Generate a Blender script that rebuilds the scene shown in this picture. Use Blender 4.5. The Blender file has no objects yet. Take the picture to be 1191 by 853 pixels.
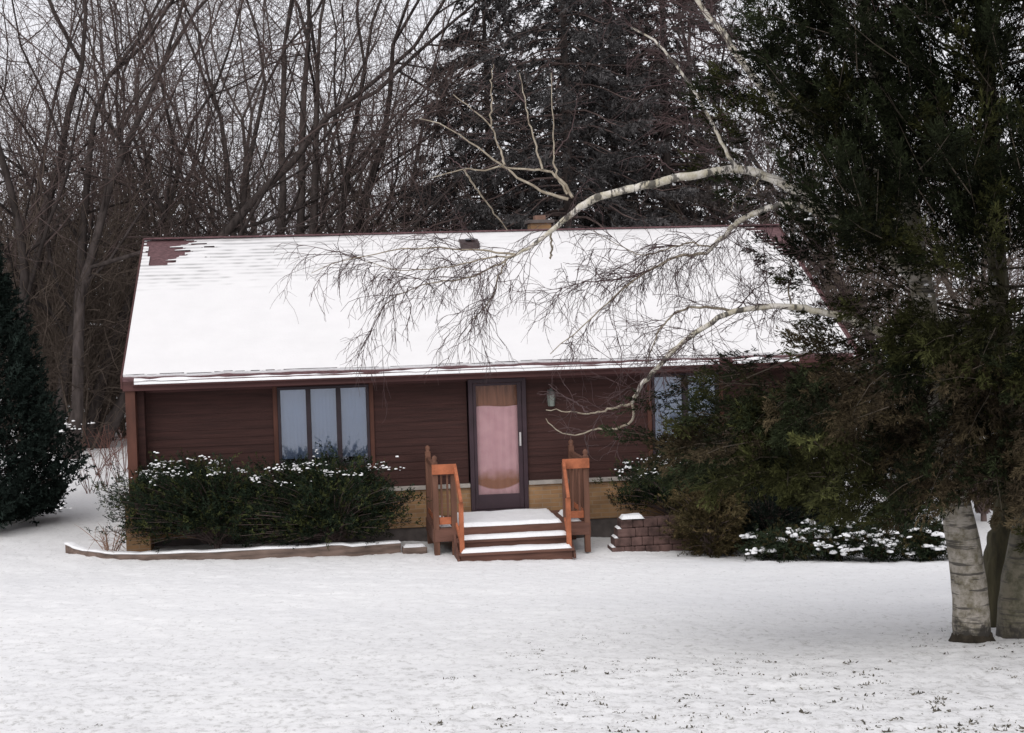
import bpy, math, random
import numpy as np
from mathutils import Matrix, Vector

R = math.radians
rnd = random.Random(7)
G = np.random.default_rng(11)
scene = bpy.context.scene
col = scene.collection

# ------------------------------------------------------------------ camera
F, CX, CY, CZ, PITCH, YAW, ROLL = 1758.56, 3.0034, -26.3842, 4.2063, -0.0468, 0.1368, -0.0284
_fw = np.array([math.sin(YAW) * math.cos(PITCH), math.cos(YAW) * math.cos(PITCH), math.sin(PITCH)])
_r = np.array([math.cos(YAW), -math.sin(YAW), 0.0])
_u = np.cross(_r, _fw)
_r2 = math.cos(ROLL) * _r + math.sin(ROLL) * _u
_u2 = -math.sin(ROLL) * _r + math.cos(ROLL) * _u
CAM = np.array([CX, CY, CZ])
cd = bpy.data.cameras.new('camera')
cam = bpy.data.objects.new('camera', cd)
col.objects.link(cam)
cam.matrix_world = Matrix(((_r2[0], _u2[0], -_fw[0], CX), (_r2[1], _u2[1], -_fw[1], CY),
                           (_r2[2], _u2[2], -_fw[2], CZ), (0, 0, 0, 1)))
cd.sensor_width = 36
cd.lens = F / 1191 * 36
cd.clip_end = 2000
scene.camera = cam
scene.cycles.max_bounces = 6; scene.cycles.diffuse_bounces = 3; scene.cycles.glossy_bounces = 3


def at(px, py, Y):
    """the point of the place that stands at depth Y behind a point measured in the photograph"""
    d = _fw + _r2 * (px - 595.5) / F - _u2 * (py - 426.5) / F
    return CAM + d * (Y - CY) / d[1]


# ------------------------------------------------------------------ noise
def _hash(ix, iy, seed):
    h = (ix * 374761393 + iy * 668265263 + seed * 974634777) & 0xffffffff
    h = ((h ^ (h >> 13)) * 1274126177) & 0xffffffff
    return ((h ^ (h >> 16)) & 0xffff) / 65535.0


def vn(x, y, seed=0):
    x = np.asarray(x, float); y = np.asarray(y, float)
    ix = np.floor(x).astype(np.int64); iy = np.floor(y).astype(np.int64)
    fx = x - ix; fy = y - iy
    fx = fx * fx * (3 - 2 * fx); fy = fy * fy * (3 - 2 * fy)
    a = _hash(ix, iy, seed); b = _hash(ix + 1, iy, seed); c = _hash(ix, iy + 1, seed); d = _hash(ix + 1, iy + 1, seed)
    return (a * (1 - fx) + b * fx) * (1 - fy) + (c * (1 - fx) + d * fx) * fy


def fbm(x, y, seed=0, o=3):
    s = 0; a = 1; t = 0
    for k in range(o):
        s = s + a * vn(np.asarray(x) * 2 ** k, np.asarray(y) * 2 ** k, seed + k); t += a; a *= .5
    return s / t


def ground_z(x, y):
    x = np.asarray(x, float); y = np.asarray(y, float)
    s = np.clip(-2.0 - y, 0, None)
    z = 0.105 * s * s / (s + 1.0) * 1.07
    z = z + np.clip(-0.03 * (x - 5), -.25, .3) - .05
    far = np.clip((y - 10) / 60, 0, 3)
    return z + far * far * .5


# ------------------------------------------------------------------ materials
MATS = {}


def mat(name, c, rough=.8, var=.25, scale=8., bump=.0, bscale=None, c2=None, spec=.3, stretch=(1, 1, 1), attr=None, objrand=0.):
    if name in MATS:
        return MATS[name]
    m = bpy.data.materials.new(name); m.use_nodes = True
    nt = m.node_tree; N = nt.nodes; Lk = nt.links
    b = N['Principled BSDF']
    b.inputs['Roughness'].default_value = rough
    b.inputs['Specular IOR Level'].default_value = spec
    tc = N.new('ShaderNodeTexCoord'); mp = N.new('ShaderNodeMapping')
    mp.inputs['Scale'].default_value = stretch
    Lk.new(tc.outputs['Object'], mp.inputs['Vector'])
    no = N.new('ShaderNodeTexNoise'); no.inputs['Scale'].default_value = scale; no.inputs['Detail'].default_value = 5
    Lk.new(mp.outputs['Vector'], no.inputs['Vector'])
    ra = N.new('ShaderNodeValToRGB')
    k = c2 if c2 else tuple(v * (1 - var) for v in c)
    h = c if c2 else tuple(v * (1 + var) for v in c)
    ra.color_ramp.elements[0].position = .32; ra.color_ramp.elements[0].color = (*k, 1)
    ra.color_ramp.elements[1].position = .68; ra.color_ramp.elements[1].color = (*h, 1)
    Lk.new(no.outputs['Fac'], ra.inputs['Fac'])
    out = ra.outputs['Color']
    if attr:
        at_ = N.new('ShaderNodeAttribute'); at_.attribute_name = attr
        mx = N.new('ShaderNodeMix'); mx.data_type = 'RGBA'; mx.blend_type = 'MULTIPLY'; mx.inputs['Factor'].default_value = 1
        Lk.new(out, mx.inputs['A']); Lk.new(at_.outputs['Color'], mx.inputs['B']); out = mx.outputs['Result']
    if objrand:
        oi = N.new('ShaderNodeObjectInfo'); mr = N.new('ShaderNodeMapRange')
        mr.inputs['To Min'].default_value = 1 - objrand; mr.inputs['To Max'].default_value = 1 + objrand
        Lk.new(oi.outputs['Random'], mr.inputs['Value'])
        mx = N.new('ShaderNodeVectorMath'); mx.operation = 'SCALE'
        Lk.new(out, mx.inputs[0]); Lk.new(mr.outputs['Result'], mx.inputs['Scale']); out = mx.outputs['Vector']
    Lk.new(out, b.inputs['Base Color'])
    if bump:
        n2 = N.new('ShaderNodeTexNoise'); n2.inputs['Scale'].default_value = bscale or scale * 3; n2.inputs['Detail'].default_value = 6
        Lk.new(mp.outputs['Vector'], n2.inputs['Vector'])
        bu = N.new('ShaderNodeBump'); bu.inputs['Strength'].default_value = bump; bu.inputs['Distance'].default_value = .02
        Lk.new(n2.outputs['Fac'], bu.inputs['Height']); Lk.new(bu.outputs['Normal'], b.inputs['Normal'])
    MATS[name] = m
    return m


SIDING = mat('siding', (.044, .0175, .0145), .75, .3, 3, .25, 40, stretch=(.35, 1, 6))
TRIM = mat('trim', (.085, .033, .022), .7, .25, 6, .2, 30, stretch=(1, 1, .3))
FASCIA = mat('fascia', (.075, .030, .028), .7, .25, 3, .1, 30, stretch=(.3, 1, 3))
PURPLE = mat('door_paint', (.036, .019, .026), .45, .2, 4, spec=.4)
DARKFR = mat('window_frame_paint', (.03, .02, .026), .5, .2, 6)
SHINGLE = mat('shingle', (.125, .068, .072), .9, .35, 14, .5, 60, stretch=(1, 3, 3))
LEDGE = mat('ledge_stone', (.34, .31, .28), .85, .2, 5, .3)
CONC = mat('foundation_concrete', (.10, .085, .08), .9, .3, 5, .3)
RAIL = mat('orange_stain', (.35, .113, .053), .75, .32, 5, .4, 40, stretch=(1, 3, 1))
DECK = mat('deck_brown', (.13, .062, .045), .75, .3, 5, .3, 40, stretch=(.3, 2, 2))
POSTW = mat('post_brown', (.135, .064, .042), .75, .3, 5, .3, 40, stretch=(2, 2, .3))
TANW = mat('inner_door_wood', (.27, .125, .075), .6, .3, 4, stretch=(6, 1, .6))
SNOW = mat('snow', (.86, .86, .87), .7, .03, 12, .5, 30, spec=.2)
SNOWR = mat('roof_snow', (.74, .74, .735), .7, .02, 2.5, .2, 25, spec=.2, attr='tint')
LAMPM = mat('lamp_metal', (.10, .105, .10), .4, .15, 8, spec=.5)
STEEL = mat('handle_metal', (.55, .53, .52), .3, .05, 8, spec=.6)
TIMBER = mat('timber', (.16, .115, .095), .9, .4, 4, .6, 30, stretch=(.6, 3, 4))
BLOCK = mat('red_block', (.10, .06, .053), .95, .55, 5, 1., 12)
BARK = mat('bark', (.056, .046, .043), .9, .4, 4, .5, 20, spec=.06, stretch=(2, 2, .5), objrand=.3)
TWIG = mat('twig_bark', (.108, .080, .074), .9, .25, 2, spec=.06, objrand=.3)
BRUSH = mat('brush_bark', (.10, .078, .064), .9, .3, 1.5, spec=.06, objrand=.3)
HAZE_WOOD = mat('far_wood', (.21, .185, .20), .95, .2, .5)  # pale lavender: distance haze carried in the wood colour
LEAFM = mat('foliage', (.95, .95, .95), .75, .25, 3., attr='tint', spec=.05)
DEADT = mat('dry_stalk', (.26, .15, .10), .85, .3, 10)
BRAMB = mat('bramble', (.16, .075, .06), .85, .3, 6)
BTWIG = mat('birch_twig', (.085, .052, .052), .7, .3, 5)
BBR = mat('birch_branch', (.42, .37, .29), .75, .3, 20, c2=(.20, .16, .115))


def ramp_node(N, stops):
    ra = N.new('ShaderNodeValToRGB')
    e = ra.color_ramp.elements
    while len(e) < len(stops):
        e.new(.5)
    for q, (p, c) in zip(e, stops):
        q.position = p; q.color = (*c, 1) if len(c) == 3 else c
    return ra


def birch_mat(name, stretch, white, lichen, th=(.55, .64), foot=None):
    m = bpy.data.materials.new(name); m.use_nodes = True
    N = m.node_tree.nodes; Lk = m.node_tree.links; b = N['Principled BSDF']
    b.inputs['Roughness'].default_value = .7
    tc = N.new('ShaderNodeTexCoord')
    n0 = N.new('ShaderNodeTexNoise'); n0.inputs['Scale'].default_value = 9; n0.inputs['Detail'].default_value = 8; n0.inputs['Roughness'].default_value = .7
    Lk.new(tc.outputs['Object'], n0.inputs['Vector'])
    r0 = ramp_node(N, [(.40, lichen), (.58, white)])
    Lk.new(n0.outputs['Fac'], r0.inputs['Fac'])
    mp = N.new('ShaderNodeMapping'); mp.inputs['Scale'].default_value = stretch
    Lk.new(tc.outputs['Object'], mp.inputs['Vector'])
    n1 = N.new('ShaderNodeTexNoise'); n1.inputs['Scale'].default_value = 1; n1.inputs['Detail'].default_value = 4
    n1.inputs['Roughness'].default_value = .65
    Lk.new(mp.outputs['Vector'], n1.inputs['Vector'])
    r1 = ramp_node(N, [(th[0], (0, 0, 0)), (th[1], (.9, .9, .9))])
    Lk.new(n1.outputs['Fac'], r1.inputs['Fac'])
    mx = N.new('ShaderNodeMix'); mx.data_type = 'RGBA'
    Lk.new(r1.outputs['Color'], mx.inputs['Factor'])
    Lk.new(r0.outputs['Color'], mx.inputs['A']); mx.inputs['B'].default_value = (.05, .044, .037, 1)
    out = mx.outputs['Result']
    if foot:       # rough dark bark creeping up from the roots
        sp = N.new('ShaderNodeSeparateXYZ'); Lk.new(tc.outputs['Object'], sp.inputs[0])
        nf = N.new('ShaderNodeTexNoise'); nf.inputs['Scale'].default_value = 7; nf.inputs['Detail'].default_value = 7; nf.inputs['Roughness'].default_value = .7
        Lk.new(tc.outputs['Object'], nf.inputs['Vector'])
        ma = N.new('ShaderNodeMath'); ma.operation = 'MULTIPLY_ADD'; ma.inputs[1].default_value = -.75
        Lk.new(nf.outputs['Fac'], ma.inputs[0]); Lk.new(sp.outputs['Z'], ma.inputs[2])
        mr = N.new('ShaderNodeMapRange'); mr.inputs['From Min'].default_value = foot - .375 + .07; mr.inputs['From Max'].default_value = foot - .375 - .05
        Lk.new(ma.outputs[0], mr.inputs['Value'])
        m2 = N.new('ShaderNodeMix'); m2.data_type = 'RGBA'; Lk.new(mr.outputs['Result'], m2.inputs['Factor'])
        Lk.new(out, m2.inputs['A']); m2.inputs['B'].default_value = (.032, .027, .021, 1); out = m2.outputs['Result']
    Lk.new(out, b.inputs['Base Color'])
    bu = N.new('ShaderNodeBump'); bu.inputs['Strength'].default_value = .8; bu.inputs['Distance'].default_value = .02
    Lk.new(n1.outputs['Fac'], bu.inputs['Height']); Lk.new(bu.outputs['Normal'], b.inputs['Normal'])
    MATS[name] = m
    return m


BIRCH = birch_mat('birch_trunk_bark', (2.2, 2.2, 26), (.38, .345, .30), (.15, .13, .085), (.54, .60), .13)
BIRCH2 = birch_mat('mossy_birch_bark', (2.2, 2.2, 22), (.17, .15, .11), (.075, .07, .04), (.54, .62), .10)
BLIMB = birch_mat('birch_limb_bark', (15, 5, 5), (.66, .62, .56), (.42, .38, .28), (.52, .57))
MOSSY = mat('mossy_bark', (.10, .088, .05), .9, .4, 6, .9, 14, c2=(.045, .04, .026), stretch=(3, 3, .6))
DARKB = mat('dark_root_bark', (.06, .05, .038), .95, .4, 14, 1., c2=(.02, .017, .013), spec=.1)


def brick_mat():
    m = bpy.data.materials.new('tan_brick'); m.use_nodes = True
    N = m.node_tree.nodes; Lk = m.node_tree.links; b = N['Principled BSDF']
    b.inputs['Roughness'].default_value = .9
    tc = N.new('ShaderNodeTexCoord'); sp = N.new('ShaderNodeSeparateXYZ'); cb = N.new('ShaderNodeCombineXYZ')
    Lk.new(tc.outputs['Object'], sp.inputs[0])
    ad = N.new('ShaderNodeMath'); ad.operation = 'ADD'
    Lk.new(sp.outputs['X'], ad.inputs[0]); Lk.new(sp.outputs['Y'], ad.inputs[1])
    Lk.new(ad.outputs[0], cb.inputs['X']); Lk.new(sp.outputs['Z'], cb.inputs['Y'])
    br = N.new('ShaderNodeTexBrick')
    br.inputs['Color1'].default_value = (.345, .205, .10, 1); br.inputs['Color2'].default_value = (.255, .145, .07, 1)
    br.inputs['Mortar'].default_value = (.30, .22, .15, 1)
    br.inputs['Scale'].default_value = 1; br.inputs['Mortar Size'].default_value = .006
    br.inputs['Brick Width'].default_value = .30; br.inputs['Row Height'].default_value = .075; br.inputs['Bias'].default_value = .1
    Lk.new(cb.outputs[0], br.inputs['Vector'])
    no = N.new('ShaderNodeTexNoise'); no.inputs['Scale'].default_value = 3; no.inputs['Detail'].default_value = 5
    Lk.new(tc.outputs['Object'], no.inputs['Vector'])
    mx = N.new('ShaderNodeMix'); mx.data_type = 'RGBA'; mx.blend_type = 'MULTIPLY'; mx.inputs['Factor'].default_value = .55
    Lk.new(br.outputs['Color'], mx.inputs['A']); Lk.new(no.outputs['Color'], mx.inputs['B'])
    r = ramp_node(N, [(.3, (.5, .5, .5)), (.7, (1.25, 1.2, 1.15))])
    Lk.new(no.outputs['Fac'], r.inputs['Fac']); Lk.new(r.outputs['Color'], mx.inputs['B'])
    Lk.new(mx.outputs['Result'], b.inputs['Base Color'])
    bu = N.new('ShaderNodeBump'); bu.inputs['Strength'].default_value = .5; bu.inputs['Distance'].default_value = .006; bu.invert = True
    Lk.new(br.outputs['Fac'], bu.inputs['Height']); Lk.new(bu.outputs['Normal'], b.inputs['Normal'])
    return m


BRICK = brick_mat()


def pane_mat(name, c, mix):
    """window glass over pale drawn curtains: clear sheet with a mirror-like skin"""
    m = bpy.data.materials.new(name); m.use_nodes = True
    N = m.node_tree.nodes; Lk = m.node_tree.links
    N.remove(N['Principled BSDF'])
    o = N['Material Output']
    tr = N.new('ShaderNodeBsdfTransparent'); tr.inputs['Color'].default_value = (*c, 1)
    gl = N.new('ShaderNodeBsdfGlossy'); gl.inputs['Roughness'].default_value = .03
    gl.inputs['Color'].default_value = (.9, .93, 1, 1)
    lw = N.new('ShaderNodeLayerWeight'); lw.inputs['Blend'].default_value = mix
    ms = N.new('ShaderNodeMixShader')
    tc = N.new('ShaderNodeTexCoord'); no = N.new('ShaderNodeTexNoise'); no.inputs['Scale'].default_value = 1.4
    Lk.new(tc.outputs['Object'], no.inputs['Vector'])
    bu = N.new('ShaderNodeBump'); bu.inputs['Strength'].default_value = .15; bu.inputs['Distance'].default_value = .02
    Lk.new(no.outputs['Fac'], bu.inputs['Height']); Lk.new(bu.outputs['Normal'], gl.inputs['Normal'])
    Lk.new(lw.outputs['Fresnel'], ms.inputs['Fac'])
    Lk.new(tr.outputs[0], ms.inputs[1]); Lk.new(gl.outputs[0], ms.inputs[2]); Lk.new(ms.outputs[0], o.inputs['Surface'])
    return m


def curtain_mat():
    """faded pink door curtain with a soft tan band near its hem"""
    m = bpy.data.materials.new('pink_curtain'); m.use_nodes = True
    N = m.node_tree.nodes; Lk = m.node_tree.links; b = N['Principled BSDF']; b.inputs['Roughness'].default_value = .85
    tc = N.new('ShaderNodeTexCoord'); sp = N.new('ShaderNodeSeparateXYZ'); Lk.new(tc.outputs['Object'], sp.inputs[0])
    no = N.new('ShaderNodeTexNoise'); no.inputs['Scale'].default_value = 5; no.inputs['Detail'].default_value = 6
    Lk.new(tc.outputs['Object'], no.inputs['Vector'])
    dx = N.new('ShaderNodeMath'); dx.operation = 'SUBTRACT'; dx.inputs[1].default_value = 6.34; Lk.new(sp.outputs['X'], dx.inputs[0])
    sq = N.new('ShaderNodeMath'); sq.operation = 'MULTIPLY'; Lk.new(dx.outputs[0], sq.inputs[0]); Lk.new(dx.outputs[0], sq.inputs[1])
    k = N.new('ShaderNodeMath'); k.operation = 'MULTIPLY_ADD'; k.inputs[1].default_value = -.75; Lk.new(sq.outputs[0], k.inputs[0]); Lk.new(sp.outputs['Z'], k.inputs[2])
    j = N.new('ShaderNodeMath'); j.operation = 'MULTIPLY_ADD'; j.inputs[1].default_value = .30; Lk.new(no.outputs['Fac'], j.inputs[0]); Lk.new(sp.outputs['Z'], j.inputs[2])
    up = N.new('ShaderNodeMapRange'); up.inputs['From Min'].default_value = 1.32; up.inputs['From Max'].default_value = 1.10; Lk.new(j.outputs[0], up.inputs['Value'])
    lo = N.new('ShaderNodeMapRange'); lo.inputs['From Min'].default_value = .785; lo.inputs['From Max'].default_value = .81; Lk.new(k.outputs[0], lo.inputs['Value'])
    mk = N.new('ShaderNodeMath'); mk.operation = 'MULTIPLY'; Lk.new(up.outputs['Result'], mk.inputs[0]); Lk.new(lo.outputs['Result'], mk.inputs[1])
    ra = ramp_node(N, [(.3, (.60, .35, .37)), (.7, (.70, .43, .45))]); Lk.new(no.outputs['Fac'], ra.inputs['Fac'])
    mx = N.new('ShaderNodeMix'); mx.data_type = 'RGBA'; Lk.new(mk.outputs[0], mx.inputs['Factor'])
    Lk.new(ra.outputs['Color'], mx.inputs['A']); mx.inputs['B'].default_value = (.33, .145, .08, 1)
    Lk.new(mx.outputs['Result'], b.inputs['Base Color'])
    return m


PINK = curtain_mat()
GLASS = pane_mat('window_glass', (.88, .92, .97), .5)
DGLASS = pane_mat('door_glass', (.95, .95, .95), .2)
CURT = mat('pale_curtain', (.40, .46, .57), .8, .05, 1.2)


def ground_mat():
    m = bpy.data.materials.new('snow_ground'); m.use_nodes = True
    N = m.node_tree.nodes; Lk = m.node_tree.links; b = N['Principled BSDF']
    b.inputs['Roughness'].default_value = .7; b.inputs['Specular IOR Level'].default_value = .2
    tc = N.new('ShaderNodeTexCoord')

    def noise(s, d=5, st=(1, 1, 1), r=.55):
        mp = N.new('ShaderNodeMapping'); mp.inputs['Scale'].default_value = st
        Lk.new(tc.outputs['Object'], mp.inputs['Vector'])
        n = N.new('ShaderNodeTexNoise'); n.inputs['Scale'].default_value = s; n.inputs['Detail'].default_value = d
        n.inputs['Roughness'].default_value = r
        Lk.new(mp.outputs['Vector'], n.inputs['Vector']); return n
    big = noise(.35, 4)
    r0 = ramp_node(N, [(.3, (.79, .787, .79)), (.7, (.86, .855, .85))])
    Lk.new(big.outputs['Fac'], r0.inputs['Fac'])
    # soil and stubble through thin snow, plus dimple shading painted as grey specks
    sp = N.new('ShaderNodeSeparateXYZ'); Lk.new(tc.outputs['Object'], sp.inputs[0])
    mr = N.new('ShaderNodeMapRange'); mr.inputs['From Min'].default_value = -9; mr.inputs['From Max'].default_value = -19
    mr.inputs['To Min'].default_value = -.02; mr.inputs['To Max'].default_value = .055; mr.clamp = True
    Lk.new(sp.outputs['Y'], mr.inputs['Value'])
    fine = noise(13, 6, (1, .7, 1), .8)
    a = N.new('ShaderNodeMath'); a.operation = 'ADD'
    Lk.new(fine.outputs['Fac'], a.inputs[0]); Lk.new(mr.outputs['Result'], a.inputs[1])
    r1 = ramp_node(N, [(.53, (0, 0, 0)), (.69, (.62, .62, .62))])
    Lk.new(a.outputs[0], r1.inputs['Fac'])
    mx = N.new('ShaderNodeMix'); mx.data_type = 'RGBA'
    Lk.new(r1.outputs['Color'], mx.inputs['Factor'])
    Lk.new(r0.outputs['Color'], mx.inputs['A']); mx.inputs['B'].default_value = (.30, .29, .27, 1)
    Lk.new(mx.outputs['Result'], b.inputs['Base Color'])
    n2 = noise(14, 8, (1, 1, 1), .65)
    bu = N.new('ShaderNodeBump'); bu.inputs['Strength'].default_value = .45; bu.inputs['Distance'].default_value = .025
    Lk.new(n2.outputs['Fac'], bu.inputs['Height']); Lk.new(bu.outputs['Normal'], b.inputs['Normal'])
    return m


GROUNDM = ground_mat()


# ------------------------------------------------------------------ object helpers
def thing(name, label, cat, loc=(0, 0, 0), group=None):
    o = bpy.data.objects.new(name, None); col.objects.link(o)
    o.location = tuple(float(v) for v in loc); o.empty_display_size = .3
    o['label'] = label; o['category'] = cat
    if group: o['group'] = group
    return o


def root_loc(parent):
    v = np.zeros(3); p = parent
    while p is not None:
        v += np.array(p.location); p = p.parent
    return v


def link(name, me, parent=None, kind=None, bevel=0., smooth=False):
    o = bpy.data.objects.new(name, me); col.objects.link(o)
    if parent is not None: o.parent = parent
    if kind: o['kind'] = kind
    if bevel:
        md = o.modifiers.new('bevel', 'BEVEL'); md.width = bevel; md.segments = 2; md.limit_method = 'ANGLE'
    if smooth:
        me.polygons.foreach_set('use_smooth', [True] * len(me.polygons))
    return o


def mesh_arrays(name, V, Fc, nside, mats, mi=None, tint=None):
    """V (n,3); Fc (m,nside)"""
    me = bpy.data.meshes.new(name)
    V = np.ascontiguousarray(V, np.float32); Fc = np.ascontiguousarray(Fc, np.int32)
    me.vertices.add(len(V)); me.vertices.foreach_set('co', V.ravel())
    me.loops.add(Fc.size); me.loops.foreach_set('vertex_index', Fc.ravel())
    me.polygons.add(len(Fc))
    me.polygons.foreach_set('loop_start', np.arange(len(Fc), dtype=np.int32) * nside)
    me.polygons.foreach_set('loop_total', np.full(len(Fc), nside, np.int32))
    for m in mats: me.materials.append(m)
    if mi is not None: me.polygons.foreach_set('material_index', np.ascontiguousarray(mi, np.int32))
    if tint is not None:
        a = me.attributes.new('tint', 'FLOAT_COLOR', 'POINT')
        c = np.ones((len(V), 4), np.float32); c[:, :3] = tint
        a.data.foreach_set('color', c.ravel())
    me.update(calc_edges=True); me.validate()
    return me


class MB:
    """collects boxes, prisms, tubes into ONE mesh object; coordinates are world"""
    def __init__(s): s.v = []; s.f = []

    def add(s, vs, fs):
        k = len(s.v); s.v += [tuple(map(float, q)) for q in vs]; s.f += [tuple(i + k for i in q) for q in fs]; return s

    def box(s, x0, x1, y0, y1, z0, z1):
        return s.add([(x0, y0, z0), (x1, y0, z0), (x1, y1, z0), (x0, y1, z0), (x0, y0, z1), (x1, y0, z1), (x1, y1, z1), (x0, y1, z1)],
                     [(0, 3, 2, 1), (4, 5, 6, 7), (0, 1, 5, 4), (1, 2, 6, 5), (2, 3, 7, 6), (3, 0, 4, 7)])

    def bar(s, a, b, w, h, up=(0, 0, 1)):
        a = Vector(a); b = Vector(b); d = (b - a).normalized(); sd = d.cross(Vector(up)).normalized(); u = sd.cross(d)
        vs = []
        for p in (a, b):
            for i, j in ((-1, -1), (1, -1), (1, 1), (-1, 1)):
                vs.append(p + sd * (i * w / 2) + u * (j * h / 2))
        return s.add(vs, [(3, 2, 1, 0), (4, 5, 6, 7), (0, 1, 5, 4), (1, 2, 6, 5), (2, 3, 7, 6), (3, 0, 4, 7)])

    def prism(s, poly, axis, a, b):
        """poly: 2-D outline, counter-clockwise, in the plane across axis (x: y,z)(y: x,z)"""
        n = len(poly)
        mk = (lambda q, t: (t, q[0], q[1])) if axis == 'x' else (lambda q, t: (q[0], t, q[1]))
        vs = [mk(q, a) for q in poly] + [mk(q, b) for q in poly]
        fs = [tuple(range(n - 1, -1, -1)), tuple(range(n, 2 * n))] + [(i, (i + 1) % n, n + (i + 1) % n, n + i) for i in range(n)]
        return s.add(vs, fs)

    def lathe(s, x, y, prof, n=16):
        k = len(prof)
        vs = [(x + r * math.cos(2 * math.pi * i / n), y + r * math.sin(2 * math.pi * i / n), z) for r, z in prof for i in range(n)]
        fs = [(j * n + i, j * n + (i + 1) % n, (j + 1) * n + (i + 1) % n, (j + 1) * n + i) for j in range(k - 1) for i in range(n)]
        fs += [tuple(range(n - 1, -1, -1)), tuple((k - 1) * n + i for i in range(n))]
        return s.add(vs, fs)

    def build(s, name, m, parent=None, bevel=0., smooth=False, kind=None):
        o0 = root_loc(parent)
        me = bpy.data.meshes.new(name)
        me.from_pydata([(q[0] - o0[0], q[1] - o0[1], q[2] - o0[2]) for q in s.v], [], s.f)
        me.materials.append(m); me.update()
        import bmesh
        bm = bmesh.new(); bm.from_mesh(me); bmesh.ops.recalc_face_normals(bm, faces=bm.faces); bm.to_mesh(me); bm.free()
        return link(name, me, parent, kind, bevel, smooth)


class Tubes:
    """polylines with a radius at each point, swept into one mesh"""
    def __init__(s): s.V = []; s.F = []; s.M = []; s.n = 0

    def add(s, P, rad, n=3, mi=0, wob=0., seed=0):
        P = np.asarray(P, float); rad = np.asarray(rad, float); k = len(P)
        T = np.gradient(P, axis=0); T /= np.linalg.norm(T, axis=1)[:, None] + 1e-9
        m = np.abs(T.mean(axis=0)); ref = np.zeros(3); ref[int(np.argmin(m))] = 1
        A = np.cross(T, ref); A /= np.linalg.norm(A, axis=1)[:, None] + 1e-9
        B = np.cross(T, A)
        th = np.arange(n) * 2 * math.pi / n
        rr = rad[:, None] * np.ones(n)[None]
        if wob:
            g = np.random.default_rng(seed); rr = rr * (1 + wob * g.normal(size=(k, n)))
        V = P[:, None] + rr[..., None] * (np.cos(th)[None, :, None] * A[:, None] + np.sin(th)[None, :, None] * B[:, None])
        i = np.arange(k - 1)[:, None] * n; j = np.arange(n)[None]; j2 = (j + 1) % n
        Fq = np.stack([i + j, i + j2, i + n + j2, i + n + j], -1).reshape(-1, 4) + s.n
        s.V.append(V.reshape(-1, 3)); s.F.append(Fq); s.M.append(np.full(len(Fq), mi)); s.n += k * n
        return s

    def build(s, name, mats, parent=None, smooth=True, kind=None):
        V = np.concatenate(s.V) - root_loc(parent)
        me = mesh_arrays(name, V, np.concatenate(s.F), 4, mats, np.concatenate(s.M))
        return link(name, me, parent, kind, smooth=smooth)


def curve(P, k):
    """smooth resampling of a hand-set polyline (Catmull-Rom)"""
    P = np.asarray(P, float); n = len(P)
    Q = np.vstack([2 * P[0] - P[1], P, 2 * P[-1] - P[-2]])
    t = np.linspace(0, n - 1 - 1e-6, k); i = t.astype(int); f = (t - i)[:, None]
    a, b, c, d = Q[i], Q[i + 1], Q[i + 2], Q[i + 3]
    return .5 * (2 * b + (c - a) * f + (2 * a - 5 * b + 4 * c - d) * f * f + (3 * b - a - 3 * c + d) * f ** 3)


def unit(a): return a / (np.linalg.norm(a, axis=-1, keepdims=True) + 1e-9)


def blades(P, D, L, W):
    S = unit(np.cross(D, G.normal(size=P.shape)))
    L = np.asarray(L)[:, None]; W = np.asarray(W)[:, None]
    V = np.stack([P, P + D * L * .45 + S * W, P + D * L, P + D * L * .45 - S * W], 1)
    return V.reshape(-1, 3)


def sprays(C, A, length, nb, bl, bw, spread=.8):
    """C centres, A axes of the twigs; nb narrow leaves along each. returns blade vertices (4 per leaf)"""
    k = len(C)
    t = G.random((k, nb)); t = t ** .8
    P = C[:, None] + A[:, None] * (t * length)[..., None] if np.isscalar(length) else C[:, None] + A[:, None] * (t * length[:, None])[..., None]
    side = G.normal(size=(k, nb, 3))
    D = unit(A[:, None] * .75 + side * spread * .62)
    L = bl * (.6 + .7 * G.random((k, nb))) * (1.15 - .5 * t)
    W = bw * (.7 + .6 * G.random((k, nb)))
    return blades(P.reshape(-1, 3), D.reshape(-1, 3), L.ravel(), W.ravel())


def foliage(name, V, tint, parent, m=None):
    """V: 4 vertices a leaf; tint: (leaves,3)"""
    n = len(V) // 4
    me = mesh_arrays(name, V - root_loc(parent), np.arange(n * 4).reshape(-1, 4), 4, [m or LEAFM], None, np.repeat(tint, 4, 0))
    return link(name, me, parent)


def ico():
    import bmesh
    bm = bmesh.new(); bmesh.ops.create_icosphere(bm, subdivisions=2, radius=1)
    V = np.array([v.co[:] for v in bm.verts]); Fc = np.array([[v.index for v in f.verts] for f in bm.faces]); bm.free()
    return V, Fc


IV, IF = ico()


def lumps(name, C, S, parent, m=SNOW):
    """soft irregular lumps of snow: C centres, S sizes (n,3)"""
    n = len(C); Vs = []
    for c, s in zip(C, S):
        v = IV.copy()
        k = G.normal(size=3) * 1.5; k2 = G.normal(size=3) * 2.5
        v = v * (1 + .22 * np.sin(v @ k * 1.7 + G.random() * 6) + .13 * np.sin(v @ k2 * 2 + G.random() * 6))[:, None]
        v[:, 2] = np.where(v[:, 2] < -.25, -.25 + .25 * (v[:, 2] + .25), v[:, 2])
        a = G.random() * 6.28; ca, sa = math.cos(a), math.sin(a)
        w = v * s
        w = np.stack([w[:, 0] * ca - w[:, 1] * sa, w[:, 0] * sa + w[:, 1] * ca, w[:, 2]], 1)
        Vs.append(w + c)
    V = np.concatenate(Vs); Fc = np.concatenate([IF + i * len(IV) for i in range(n)])
    me = mesh_arrays(name, V - root_loc(parent), Fc, 3, [m])
    return link(name, me, parent, smooth=True)


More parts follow.
